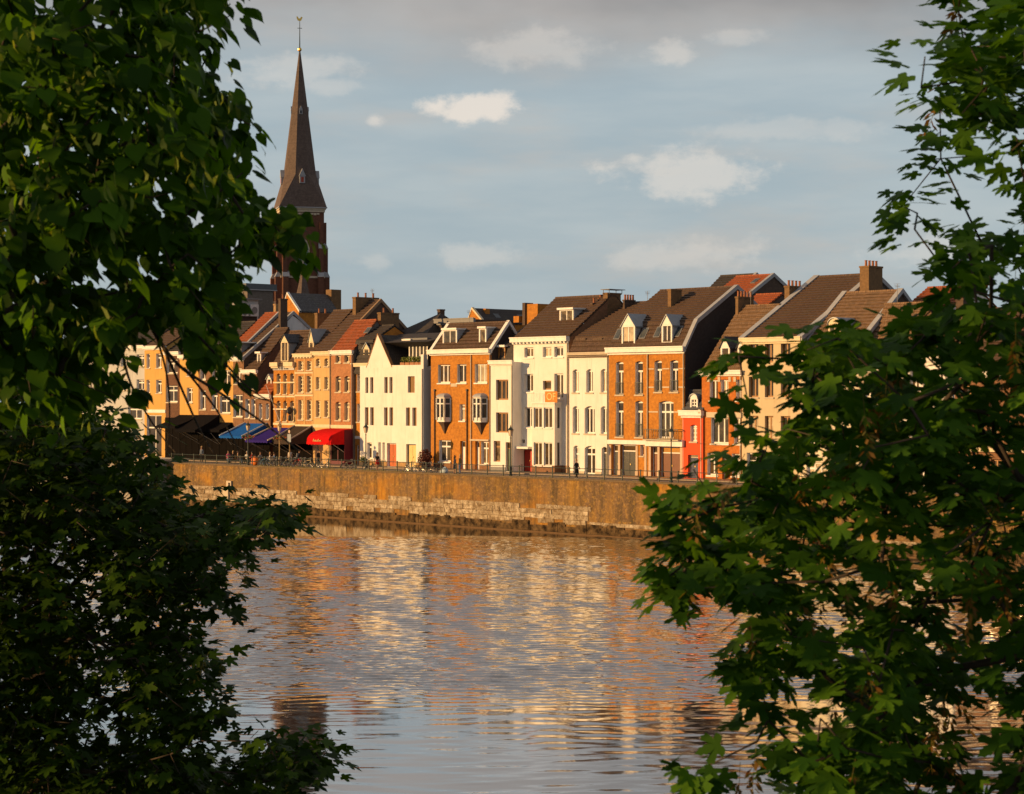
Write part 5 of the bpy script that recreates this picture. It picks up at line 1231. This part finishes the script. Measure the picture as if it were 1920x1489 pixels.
dk = dye('black', (.015, .015, .018)); rd = dye('red', (.48, .03, .03)); ol = dye('olive', (.17, .13, .06)); jn = dye('denim', (.13, .20, .30)); wh = dye('white', (.62, .58, .52)); gy = dye('grey', (.25, .24, .24)); pk = dye('pink', (.50, .10, .20)); bl = dye('blue', (.14, .22, .38)); tn = dye('tan', (.42, .28, .16)); sk = dye('bare_leg', (.45, .26, .17))
person(707.5, 1.2, 75, 'person in a black top and red skirt walking past the white gabled house', dk, sk, (HB, True), 'walk', 1.0, (rd, .62, .23), False)
person(853, 1.3, 160, 'person with long dark hair in a navy dress before the brick house', dye('navy', (.02, .025, .05)), sk, (HB, True), 'stand', .97, (dye('navy', (.02, .025, .05)), .52, .24), True)
person(862.5, 1.6, -70, 'person in olive jacket and light jeans facing the woman in navy', ol, bl, (HF, False), 'stand', 1.03)
person(1081, .8, 90, 'person in a long black coat walking by the white arched house', dk, dk, (HF, False), 'walk', 1.0, (dk, .42, .26), True, wh)
person(543.5, 2.6, 30, 'person in a white shirt standing behind the sign post', wh, tn, (HB, False), 'stand', 1.02, None, False)
person(561, 2.4, 150, 'person in dark top with a grey backpack by the charcoal awning', dk, rd, (HB, False), 'walk', 1.0, None, True, None, gy)
person(597, 4.5, 100, 'person in a black jacket standing left of the red awning', dk, dk, (HK, False), 'stand', 1.0)
person(378, 3.5, 20, 'person in dark clothes standing under the far black awnings', dye('slate', (.12, .15, .2)), dk, (HF, False), 'stand', 1.0)
# terrace: tables, chairs and guests
TBL = mat('table_top', (.16, .10, .06), .5)
def table(u, off, label):
    r = placed('terrace_table', u, off, label=label, cat='table', group='terrace tables')
    mb = MB(); mb.lathe((0, 0, .72), [(.42, 0), (.42, .04)], 14); mb.build('table_top', TBL, r); mb = MB(); mb.tube((0, 0, .04), (0, 0, .72), .035); mb.lathe((0, 0, 0), [(.24, 0), (.05, .05)], 10); mb.build('pedestal', IRON, r)
def chair0():
    r = empty('terrace_chair', (0, 0, 0))
    mb = MB(); mb.box(-.22, .22, -.22, .22, .43, .47); mb.build('seat', mat('wicker', (.26, .15, .07), .8), r); mb = MB(); mb.box(-.22, .22, .20, .235, .5, .9); mb.build('backrest', mat('wicker', (.26, .15, .07), .8), r)
    for sx in (-.2, .2):
        for sy in (-.2, .21): mb = MB(); mb.tube((sx, sy, 0), (sx, sy, .9 if sy > 0 else .44), .015, .015, 5); mb.build('leg', IRON, r)
    return r
ch0 = chair0(); cu = False
guests = [(428, 4.6, 60, pk, jn, 'pink top', HB), (437, 4.8, -40, dk, jn, 'black top left of the blue awning post', HF), (446, 4.4, 140, tn, bl, 'tan top and pale jeans below the blue awning', HB), (463, 4.7, 30, wh, dk, 'white top below the blue awning', HG), (473, 4.5, -60, rd, dk, 'red top below the blue awning', HK),
          (488, 4.6, 80, gy, jn, 'grey top below the purple awning', HB), (506, 4.4, -30, wh, jn, 'white top below the purple awning', HF), (514, 4.6, 150, bl, dk, 'blue top below the purple awning', HB)]
for i, (u, off, a, tp, bt, lab, hr) in enumerate(guests):
    person(u, off, a, 'seated terrace guest in '+lab, tp, bt, (hr, False), 'sit', 1.0, None, True, None, None, 0.0, 'guests seated on the terrace')
    o = ch0 if not cu else copy_tree(ch0); cu = True
    p = hit(u, off); o.location = (p.x, p.y, G); o.rotation_euler = (0, 0, ROT+math.radians(a)); tag(o, 'wicker terrace chair under the guest in '+lab, 'chair', 'terrace chairs')
for u, off, lab in ((432, 4.1, 'round dark table by the guest in pink'), (455, 4.0, 'round dark table below the middle of the blue awning'), (481, 4.0, 'round dark table between the blue and purple awnings'), (510, 3.8, 'round dark table below the purple awning')): table(u, off, lab)
# shrub in a tub and planters
def leafball(mb, c, rad, n, size, R, m=0):
    for k in range(n):
        d = Vector((R.gauss(0, 1), R.gauss(0, 1), R.gauss(0, 1))).normalized(); p = Vector(c)+Vector((d.x*rad[0], d.y*rad[1], d.z*rad[2]))*R.random()**.4
        nn = (d+Vector((R.gauss(0, .5), R.gauss(0, .5), R.gauss(0, .5)))).normalized(); a = nn.orthogonal().normalized()*size*R.uniform(.6, 1.2); b = nn.cross(a)*.7
        mb.face([p-a, p-b, p+a, p+b], m)
R = random.Random(11)
r = placed('shrub', 797, FO-1.2, label='dark red leaved shrub against the brick house corner', cat='shrub')
mb = MB(); leafball(mb, (0, 0, 1.05), (.85, .75, 1.0), 900, .11, R); mb.build('foliage', mat('red_leaf', (.10, .022, .012), .7), r); mb = MB(); mb.tube((0, 0, 0), (0, 0, .9), .06, .03); mb.tube((0, 0, .4), (.3, .1, 1.2), .03, .02); mb.build('stem', BROWN, r)
r = placed('planter', 681, FO-1.5, label='green potted plant at the foot of the lamp by the white house', cat='planter')
mb = MB(); mb.box(-.3, .3, -.3, .3, 0, .5); mb.build('pot', mat('dark_pot', (.08, .06, .05), .8), r); mb = MB(); leafball(mb, (0, 0, .75), (.45, .4, .4), 260, .09, R); mb.build('foliage', mat('box_leaf', (.06, .10, .02), .7), r)
for k, (x, z) in enumerate(planter_spots):
    mb = MB(); leafball(mb, (x, .6, z+.28), (.42, .35, .38), 170, .09, R); mb.build('planter_foliage', mat('terrace_leaf', (.16, .19, .03), .7), planter_house.root)
# grass tufts growing out of the coping
mb = MB()
for k in range(900):
    u = rnd.choice((rnd.uniform(480, 760), rnd.uniform(330, 1250))); p = hit(u, -.03-rnd.random()*.05); h = rnd.uniform(.06, .28); d = Vector((rnd.gauss(0, .08), rnd.gauss(0, .08), h)); a = Vector((EX.x, EX.y, 0))*.02; b = Vector((p.x, p.y, G+.04))
    mb.face([b-a, b+a, b+d])
tag(mb.build('grass', mat('wall_grass', (.16, .14, .03), .9)), 'dry grass tufts along the quay wall top', 'grass', None, 'stuff')
# old water gauge on the wall
r = placed('water_gauge', 424, -.12, 0.9, label='pale stone water gauge post fixed to the quay wall', cat='gauge')
mb = MB(); mb.box(-.5, .5, -.12, .1, 0, 1.5); mb.build('stone_base', STONE, r); mb = MB(); mb.box(.15, .5, -.1, .1, 1.5, 2.3); mb.box(.5, 1.0, -.1, .1, 2.1, 2.3); mb.box(.85, 1.0, -.1, .1, 1.5, 2.1); mb.build('bracket', STONE, r)
# ------------------------------------------------------------------ trees on the near bank
def leaf_mat(name, col, col2, trans, spec=.16, tcol=None):
    m = bpy.data.materials.new(name); m.use_nodes = True; nt = m.node_tree; ns = nt.nodes; L = nt.links
    b = ns['Principled BSDF']; b.inputs['Roughness'].default_value = .55; b.inputs['Specular IOR Level'].default_value = spec
    oi = ns.new('ShaderNodeObjectInfo'); ge = ns.new('ShaderNodeNewGeometry')
    ad = ns.new('ShaderNodeMath'); ad.operation = 'ADD'; L.new(oi.outputs['Random'], ad.inputs[0]); L.new(ge.outputs['Random Per Island'], ad.inputs[1])
    fr = ns.new('ShaderNodeMath'); fr.operation = 'FRACT'; L.new(ad.outputs[0], fr.inputs[0])
    rp = ns.new('ShaderNodeValToRGB'); rp.color_ramp.elements[0].color = (*col, 1); rp.color_ramp.elements[1].color = (*col2, 1); rp.color_ramp.elements[1].position = 1.0
    e = rp.color_ramp.elements.new(.6); e.color = tuple(.55*a+.45*c for a, c in zip(col, col2))+(1,)
    L.new(fr.outputs[0], rp.inputs[0]); L.new(rp.outputs[0], b.inputs['Base Color'])
    t = ns.new('ShaderNodeBsdfTranslucent'); mx = ns.new('ShaderNodeMixShader'); mx.inputs[0].default_value = trans
    tc = ns.new('ShaderNodeMix'); tc.data_type = 'RGBA'; tc.blend_type = 'MULTIPLY'; tc.inputs[0].default_value = 1; L.new(rp.outputs[0], tc.inputs[6]); tc.inputs[7].default_value = (*(tcol or (1.6, 1.5, .5)), 1)
    L.new(tc.outputs[2], t.inputs[0]); L.new(b.outputs[0], mx.inputs[1]); L.new(t.outputs[0], mx.inputs[2]); L.new(mx.outputs[0], ns['Material Output'].inputs[0])
    return m
BARK = mat('bark', (.055, .042, .032), .9, 'plain', None, 6.0)
def leaf_linden():
    # heart: stations along the midrib
    st = [(-.10, .20, .0), (.02, .40, .0), (.22, .50, -.01), (.48, .43, -.03), (.74, .22, -.08), (.92, .06, -.14)]
    V = []; F_ = []
    for y, w, z in st: V += [(-w, y-(.06 if y < .1 else 0), z+.10*w), (0, y+(.1 if y < 0 else 0), z), (w, y-(.06 if y < .1 else 0), z+.10*w)]
    V.append((0, 1.06, -.20))
    for k in range(len(st)-1): a = 3*k; F_ += [(a, a+1, a+4, a+3), (a+1, a+2, a+5, a+4)]
    a = 3*(len(st)-1); F_ += [(a, a+1, a+6-3), (a+1, a+2, a+3)]
    return np.array(V), F_
def leaf_maple():
    half = [(0, 1.0), (.07, .86), (.17, .78), (.15, .64), (.22, .58), (.16, .42), (.30, .50), (.42, .66), (.50, .60), (.60, .62), (.58, .48), (.66, .40), (.50, .28), (.32, .18), (.42, .10), (.52, .04), (.42, -.06), (.30, -.14), (.14, -.10), (.05, -.02)]
    pts = half+[(-x, y) for x, y in half[::-1] if x > 0]
    V = [(0, .12, .0)]+[(x, y, -.14*(x*x+max(0, y-.3)**2)+.05*abs(x)) for x, y in pts]; n = len(pts)
    F_ = [(0, 1+k, 1+(k+1) % n) for k in range(n)]
    return np.array(V), [(a, c, b) for a, b, c in F_]
def leaf_maple_small():
    half = [(0, 1.0), (.16, .72), (.15, .44), (.46, .64), (.60, .46), (.34, .18), (.48, .02), (.22, -.12), (.04, -.03)]
    pts = half+[(-x, y) for x, y in half[::-1] if x > 0]
    V = [(0, .12, .0)]+[(x, y, -.14*(x*x+max(0, y-.3)**2)+.05*abs(x)) for x, y in pts]; n = len(pts)
    return np.array(V), [(0, 1+(k+1) % n, 1+k) for k in range(n)]
def inside(poly, u, v):
    c = False; n = len(poly); j = n-1
    for i in range(n):
        a, b = poly[i], poly[j]
        if (a[1] > v) != (b[1] > v) and u < (b[0]-a[0])*(v-a[1])/(b[1]-a[1])+a[0]: c = not c
        j = i
    return c
def unproj(u, v, Y): return np.array(((u-960)/F*Y, Y, CAM_H-(v-744.5)/F*Y))

def make_tree(name, label, cat, base, spine, polys, Yr, ncl, mind, seed, template, size, per, crad, style, lm, extra=(), off_n=0, off_box=None, r_tip=.0028, keys=0, keym=None, bracts=0, bractm=None, noise_cut=.0, twigs=(), trunk_r=.2, sub=.28):
    R = random.Random(seed); nr = np.random.default_rng(seed)
    C = []
    tries = 0; Yl = np.zeros((0, 3))
    def far(p, m): return len(C) == 0 or min((p[0]-q[0])**2+(p[1]-q[1])**2+(p[2]-q[2])**2 for q in C) > m*m
    for (poly, n, cut) in polys:
        us = [p[0] for p in poly]; vs = [p[1] for p in poly]; got = 0; tries = 0
        while got < n and tries < n*60:
            tries += 1; u, v = R.uniform(min(us), max(us)), R.uniform(min(vs), max(vs))
            if not inside(poly, u, v): continue
            Y = R.uniform(*Yr); p = unproj(u, v, Y)
            if cut and noise.noise(Vector((u/120+seed, v/110, Y*.35))) < cut: continue
            if far(p, mind): C.append(tuple(p)); got += 1
    for (u, v, Y) in extra: C.append(tuple(unproj(u, v, Y)))
    nvis = len(C)
    k = 0; tries = 0
    while k < off_n and tries < off_n*40:
        tries += 1; p = tuple(R.uniform(off_box[0][i], off_box[1][i]) for i in range(3))
        if p[1] > .5:
            u, v = pix(p)
            if -80 < u < 2000 and -80 < v < 1570: continue
        if far(p, mind*1.15): C.append(p); k += 1
    C = np.array(C)
    # skeleton: trunk spine nodes, then clusters joined to the nearest grown node
    nodes = [np.array(s, float) for s in spine]; par = [-1]+list(range(len(spine)-1)); plen = [0.0]
    for i in range(1, len(spine)): plen.append(plen[-1]+np.linalg.norm(nodes[i]-nodes[i-1]))
    order = np.argsort(np.min(np.linalg.norm(C[:, None, :]-np.array(spine)[None], axis=2), axis=1))
    P = np.array(nodes); PL = np.array(plen); tipnode = {}
    for ci in order:
        c = C[ci]; dv = np.linalg.norm(P-c, axis=1); j = int(np.argmin(dv+.12*PL)); d = dv[j]
        n = max(1, int(d/sub)); prev = j; a = P[j]
        newp = []; newl = []
        side = nr.normal(0, .05, 3)*min(1, d)
        for s in range(1, n+1):
            f = s/n; q = a+(c-a)*f+side*math.sin(math.pi*f); q[2] += (.10 if style == 'up' else .16)*d*math.sin(math.pi*f)
            newp.append(q); par.append(prev); prev = len(P)+len(newp)-1; newl.append(PL[j]+d*f)
        P = np.vstack([P, newp]); PL = np.concatenate([PL, newl]); tipnode[int(ci)] = prev
    n = len(P); wgt = np.zeros(n)
    for i in tipnode.values(): wgt[i] += 1
    for i in range(n-1, len(spine)-1, -1): wgt[par[i]] += wgt[i]
    for i in range(len(spine)-1, 0, -1): wgt[par[i]] += wgt[i]
    rad = np.maximum(r_tip*.8, r_tip*np.maximum(wgt, .6)**.48)
    for i in range(len(spine)): rad[i] = max(rad[i], trunk_r*(1-.75*i/(len(spine)-1)))
    root = empty(name, base, 0, label, cat); b0 = np.array(base)
    mb = MB(); 
    for i in range(1, len(spine)): mb.tube(P[i-1]-b0, P[i]-b0, rad[i-1], rad[i], 12)
    tr = mb.build('trunk', BARK, root, True)
    mb = MB()
    for i in range(len(spine), n):
        j = par[i]; r0 = min(rad[j], rad[i]*1.35) ; big = rad[i] > .012; mb.tube(P[j]-b0, P[i]-b0, r0, rad[i], 7 if big else 4)
    for tw in twigs:
        pts = [unproj(*q)-b0 for q in tw[1]]; 
        # smooth the control points
        out = []
        for s in range(len(pts)-1):
            p0, p1, p2, p3 = pts[max(0, s-1)], pts[s], pts[s+1], pts[min(len(pts)-1, s+2)]
            for f in np.linspace(0, 1, 6)[:-1]: out.append(.5*((2*p1)+(-p0+p2)*f+(2*p0-5*p1+4*p2-p3)*f*f+(-p0+3*p1-3*p2+p3)*f**3))
        out.append(pts[-1]); m = len(out)
        for s in range(m-1): mb.tube(out[s], out[s+1], tw[0]*(1-.75*s/m), tw[0]*(1-.75*(s+1)/m), 5)
    mb.build('branches', BARK, root, True)
    # leaves
    TV, TF = template; LV = []; info = []
    axis0 = np.array(spine[len(spine)//2])
    for ci in range(len(C)):
        c = C[ci]; pn = P[par[tipnode[ci]]] if par[tipnode[ci]] >= 0 else axis0
        d = c-pn; L_ = np.linalg.norm(d); d = d/L_ if L_ > 1e-6 else np.array((0, -1, 0))
        m = per if ci < nvis else max(4, int(per*.8))
        for k in range(m):
            sz = size*nr.uniform(.62, 1.12)*(1 if ci < nvis else 1.75)  # unseen leaves are enlarged to block more light
            if style == 'up':   # maple: tiers of flat-held, drooping leaves
                az = nr.uniform(0, 2*math.pi); o = np.array((math.cos(az), math.sin(az), 0)); 
                pos = c+d*nr.uniform(-.9, .35)*crad+o*nr.uniform(.15, .75)*crad+np.array((0, 0, nr.normal(0, .34)*crad))
                tipd = o*.85+d*.35+np.array((0, 0, nr.uniform(-.95, .05))); nor = np.array((o[0]*.5, o[1]*.5-.18, 1.0))+nr.normal(0, .34, 3)
            else:               # linden: shingled hanging leaves along the twig
                az = nr.uniform(0, 2*math.pi); o = np.array((math.cos(az), math.sin(az), 0))
                pos = c+d*nr.uniform(-1.4, .5)*crad+o*nr.uniform(.1, .65)*crad+np.array((0, 0, nr.normal(0, .35)*crad))
                tipd = o*.55+d*.45+np.array((0.15, 0, nr.uniform(-1.1, -.25))); nor = np.array((o[0]*.7+.15, o[1]*.7-.35, .75))+nr.normal(0, .30, 3)
            tipd /= np.linalg.norm(tipd); nor = nor-tipd*nor.dot(tipd); nor /= np.linalg.norm(nor); sd = np.cross(tipd, nor)
            M = np.stack([sd, tipd, nor], 1)*sz
            info.append((pos, M, ci < nvis))
    pos = np.array([i[0] for i in info]); Ms = np.array([i[1] for i in info]); vis = np.array([i[2] for i in info])
    # which leaves show largest from the photographer's side: coarse depth buffer
    smp = np.array([(0, .2, 0), (0, .7, 0), (.3, .35, 0), (-.3, .35, 0), (0, .45, 0)])
    W = pos[:, None, :]+np.einsum('nij,sj->nsi', Ms, smp)
    U = 960+F*W[..., 0]/np.maximum(W[..., 1], .3); Vv = 744.5-F*(W[..., 2]-CAM_H)/np.maximum(W[..., 1], .3)
    cell = 8; gu = np.clip((U/cell).astype(int), 0, 239); gv = np.clip((Vv/cell).astype(int), 0, 185); inf = (U > 4) & (U < 1916) & (Vv > 4) & (Vv < 1485) & (W[..., 1] > .5)
    zb = np.full((186, 240), 1e9); np.minimum.at(zb, (gv[inf], gu[inf]), W[..., 1][inf])
    seen = inf & (W[..., 1] < zb[gv, gu]+.02)
    e1 = U[:, 2]-U[:, 3]; e2 = Vv[:, 2]-Vv[:, 3]; f1 = U[:, 1]-U[:, 0]; f2 = Vv[:, 1]-Vv[:, 0]
    score = np.abs(e1*f2-e2*f1)*(seen.mean(1) > .55)*seen.mean(1)
    pick = np.argsort(-score)[:300]; pick = pick[score[pick] > 0]; rest = np.ones(len(info), bool); rest[pick] = False
    ids = np.nonzero(rest)[0]
    AV = (pos[ids][:, None, :]+np.einsum('nij,sj->nsi', Ms[ids], TV)-b0).reshape(-1, 3); nv = len(TV)
    faces = []
    loops = np.concatenate([np.array(f) for f in TF]); tot = np.array([len(f) for f in TF])
    al = (loops[None]+(np.arange(len(ids))*nv)[:, None]).ravel(); at = np.tile(tot, len(ids)); ast = np.concatenate([[0], np.cumsum(at)[:-1]])
    me = bpy.data.meshes.new('crown'); me.vertices.add(len(AV)); me.vertices.foreach_set('co', AV.ravel()); me.loops.add(len(al)); me.loops.foreach_set('vertex_index', al); me.polygons.add(len(at)); me.polygons.foreach_set('loop_start', ast); me.polygons.foreach_set('loop_total', at)
    me.polygons.foreach_set('use_smooth', np.ones(len(at), bool)); me.update(calc_edges=True); me.materials.append(lm)
    cr = bpy.data.objects.new('crown', me); COL.objects.link(cr); cr.parent = root; cr['kind'] = 'stuff'
    lme = bpy.data.meshes.new('leaf'); lme.from_pydata([tuple(v) for v in TV], [], TF); lme.polygons.foreach_set('use_smooth', [True]*len(TF)); lme.materials.append(lm)
    for i in pick:
        o = bpy.data.objects.new('leaf', lme); COL.objects.link(o); o.parent = cr
        M = Matrix([list(Ms[i][r])+[pos[i][r]-b0[r]] for r in range(3)]+[[0, 0, 0, 1]]); o.matrix_local = M
    # hanging seed bunches / flower bracts
    if keys:
        mb = MB(); ang = 0
        for k in range(22):
            a = R.uniform(0, 6.28); z = -R.uniform(.01, .13); o = Vector((math.cos(a), math.sin(a), 0)); s = Vector((-o.y, o.x, 0)); b_ = Vector((0, 0, z))+o*.006; t_ = b_+o*R.uniform(.018, .034)+Vector((0, 0, -R.uniform(.014, .03))); w = s*.0055+Vector((0, 0, .004))
            mid = (b_+t_)*.5; mb.face([b_, mid-w*1.0, t_, mid+w*1.2], k % 3 != 0); 
        mb.tube((0, 0, .05), (0, 0, -.11), .0012, .0012, 3, 0); km = mb.mesh('seed_cluster', keym)
        ch = R.sample(range(nvis), min(keys, nvis))
        for i in ch:
            for q in range(R.choice((1, 1, 2))):
                o = bpy.data.objects.new('seed_cluster', km); COL.objects.link(o); o.parent = root; g = C[i]+nr.normal(0, .22, 3)*crad-b0; o.location = (g[0], g[1]-.06, g[2]-.06); o.rotation_euler = (R.gauss(0, .2), R.gauss(0, .2), R.uniform(0, 6.28)); s = R.uniform(.8, 1.35); o.scale = (s, s, s)
    if bracts:
        mb = MB()
        for k in range(bracts):
            i = R.randrange(nvis); g = C[i]+nr.normal(0, .38, 3)*crad-b0; g[1] -= .05; 
            for q in range(R.choice((2, 3, 4))):
                p = Vector(g)+Vector((R.gauss(0, .03), R.gauss(0, .03), R.gauss(0, .02))); d = Vector((R.gauss(.15, .35), R.gauss(0, .3), -1)).normalized(); l = R.uniform(.05, .085); s = d.orthogonal().normalized()*.0085; s.rotate(Matrix.Rotation(R.uniform(0, 6.28), 3, d)); cv = Vector((R.gauss(0, .012), R.gauss(0, .012), 0))
                A = [p, p+d*l*.33+cv, p+d*l*.7+cv, p+d*l]
                mb.face([A[0], A[1]-s, A[1]+s]); mb.face([A[1]-s, A[2]-s, A[2]+s, A[1]+s]); mb.face([A[2]-s, A[3], A[2]+s])
        o = mb.build('bracts', bractm, root); o['kind'] = 'stuff'
    return root

LM_LIN = leaf_mat('linden_leaf', (.019, .060, .004), (.088, .205, .010), .48, .12, (1.6, 1.5, .35))
LM_SYC = leaf_mat('sycamore_leaf', (.010, .028, .003), (.046, .100, .007), .34, .10, (1.6, 1.5, .35))
LM_MAP = leaf_mat('maple_leaf', (.022, .074, .007), (.085, .195, .014), .42, .12, (1.6, 1.5, .4))
BRACT = leaf_mat('linden_bract', (.13, .20, .03), (.20, .26, .05), .4)
KEYS = [leaf_mat('seed_wing_green', (.13, .13, .025), (.20, .17, .04), .4, .2, (1.4, 1.2, .5)), leaf_mat('seed_wing_brown', (.20, .11, .03), (.26, .16, .04), .4, .2, (1.5, .9, .4))]

# linden, upper left, nearest
P_L = [(-120,-120),(445,-120),(440,10),(400,40),(375,60),(330,70),(318,112),(352,118),(385,112),(420,150),(455,200),(470,240),(458,300),(462,320),(430,345),(470,380),(515,415),(535,445),(520,460),(480,470),(450,460),(425,480),(430,540),(415,580),(420,640),(440,690),(425,700),(370,660),(320,600),(250,590),(225,620),(200,690),(205,750),(150,765),(60,750),(-120,740)]
make_tree('linden_tree', 'leafy linden tree hanging in from the upper left', 'tree', (-3.3, 8.6, G), [(-3.3, 8.6, G-.2), (-3.28, 8.6, 8), (-3.2, 8.65, 10.5), (-3.0, 8.7, 12.4), (-2.8, 8.7, 14.2), (-2.6, 8.7, 16)],
  [(P_L, 540, -.32)], (7.6, 9.9), 0, .075, 21, leaf_linden(), .088, 10, .14, 'hang', LM_LIN,
  extra=[(556, 440, 8.2), (574, 455, 8.2), (535, 445, 8.3), (515, 425, 8.3), (480, 440, 8.3), (430, 30, 8.4), (470, 235, 8.3), (460, 320, 8.4), (390, 105, 8.5), (215, 745, 8.2), (430, 680, 8.6)],
  off_n=900, off_box=((-7.2, 4.6, 7.6), (-.9, 11.5, 17.0)), bracts=430, bractm=BRACT, trunk_r=.24,  # unseen crown part, added low and dense to block the sun
  twigs=[(.011, [(240, 540, 8.6), (275, 600, 8.5), (330, 680, 8.4), (410, 735, 8.4), (490, 790, 8.3), (560, 845, 8.2)]), (.008, [(330, 560, 8.7), (365, 620, 8.6), (420, 680, 8.5), (470, 730, 8.5), (520, 760, 8.4)]), (.009, [(255, 560, 8.8), (300, 640, 8.7), (345, 740, 8.7), (372, 800, 8.6), (400, 850, 8.5)]),
         (.007, [(225, 640, 8.5), (245, 720, 8.5), (290, 800, 8.4), (330, 850, 8.3)]), (.006, [(290, 620, 8.6), (312, 700, 8.5), (318, 780, 8.5), (312, 850, 8.4)]), (.006, [(345, 690, 8.5), (400, 760, 8.4), (430, 810, 8.3), (450, 850, 8.3)]), (.010, [(120, 380, 8.3), (190, 410, 8.3), (225, 470, 8.3), (240, 540, 8.3)]), (.006, [(430, 700, 8.5), (470, 740, 8.5), (505, 752, 8.4)])])

# sycamore, lower left, further away
P_S = [(-140,640),(60,680),(150,735),(200,790),(250,835),(285,865),(310,885),(320,895),(310,910),(290,930),(370,950),(440,960),(475,940),(540,955),(560,975),(525,995),(515,1020),(470,1025),(430,1050),(400,1065),(405,1100),(430,1125),(385,1135),(340,1160),(350,1190),(400,1205),(425,1230),(405,1245),(360,1250),(370,1290),(410,1330),(440,1360),(480,1380),(530,1400),(590,1395),(630,1400),(610,1425),(600,1440),(560,1489),(545,1600),(-140,1600)]
make_tree('sycamore_tree', 'dark sycamore with tiered small leaves at the lower left', 'tree', (-5.6, 17.0, G), [(-5.6, 17.0, G-.2), (-5.5, 17.0, 7), (-5.4, 17.0, 8.6), (-5.2, 17.0, 10.2), (-5.0, 17.0, 11.5)],
  [(P_S, 1650, -.26)], (14.6, 18.6), 0, .13, 5, leaf_maple_small(), .125, 8, .26, 'up', LM_SYC,
  extra=[(545, 965, 15.6), (520, 960, 15.6), (500, 985, 15.8), (620, 1400, 15.2), (590, 1405, 15.3), (560, 1410, 15.3), (600, 1425, 15.2), (425, 1130, 15.6), (420, 1235, 15.5), (525, 1015, 15.6)],
  off_n=600, off_box=((-10.5, 12.5, 6.0), (-3.6, 20.5, 12.6)), keys=110, keym=[KEYS[0], KEYS[0]], trunk_r=.2, noise_cut=0)

# maple, right, nearest
P_R1 = [(1815,-80),(1765,20),(1785,60),(1725,110),(1710,150),(1725,185),(1765,225),(1760,280),(1740,310),(1715,350),(1690,375),(1700,400),(1730,380),(1750,350),(1790,300),(1850,220),(1890,270),(1890,350),(1900,400),(1880,440),(1830,460),(1790,490),(1780,510),(2060,500),(2060,-80)]
P_R2 = [(1800,510),(1760,560),(1700,590),(1660,605),(1600,590),(1580,620),(1530,635),(1480,650),(1430,680),(1425,720),(1440,760),(1410,800),(1395,850),(1350,870),(1310,910),(1285,940),(1285,980),(1295,1010),(1255,1060),(1240,1085),(1270,1100),(1310,1105),(1370,1105),(1430,1130),(1490,1150),(1560,1080),(1650,1090),(1760,1140),(2060,1150),(2060,490)]
P_R3 = [(1440,1170),(1385,1200),(1375,1240),(1430,1275),(1480,1300),(1520,1320),(1560,1300),(1640,1330),(1700,1360),(1760,1300),(1830,1330),(2060,1200),(2060,1100),(1700,1100),(1560,1120),(1500,1150)]
P_R4 = [(1440,1340),(1400,1390),(1420,1420),(1330,1440),(1310,1489),(1310,1600),(1900,1600),(1880,1500),(1830,1420),(1740,1360),(1640,1330),(1540,1320)]
P_R5 = [(1780,1340),(1880,1180),(2060,1150),(2060,1600),(1860,1600)]
make_tree('maple_tree', 'broad leaved maple with hanging seeds on the right', 'tree', (3.1, 8.4, G), [(3.1, 8.4, G-.2), (3.08, 8.4, 7), (3.0, 8.4, 9.0), (2.85, 8.35, 11), (2.8, 8.3, 13), (2.75, 8.3, 14.8)],
  [(P_R1, 88, -.08), (P_R2, 275, -.14), (P_R3, 66, -.06), (P_R4, 92, -.08), (P_R5, 40, -.05)], (6.9, 9.3), 0, .10, 33, leaf_maple(), .108, 8, .155, 'up', LM_MAP,
  extra=[(1695, 388, 7.8), (1720, 400, 7.8), (1715, 430, 7.9), (1232, 1100, 7.6), (1252, 1082, 7.6), (1275, 1065, 7.6), (1290, 1040, 7.6), (1245, 935, 7.5), (1268, 955, 7.5), (1265, 985, 7.5), (1300, 880, 7.4), (1385, 668, 7.6), (1400, 740, 7.5), (1385, 1225, 7.6), (1330, 1465, 7.4), (1420, 1390, 7.4), (1440, 1350, 7.4), (1320, 1440, 7.5)],
  off_n=230, off_box=((1.0, 4.5, 7.0), (6.0, 12.0, 16.5)), keys=95, keym=KEYS, trunk_r=.2)
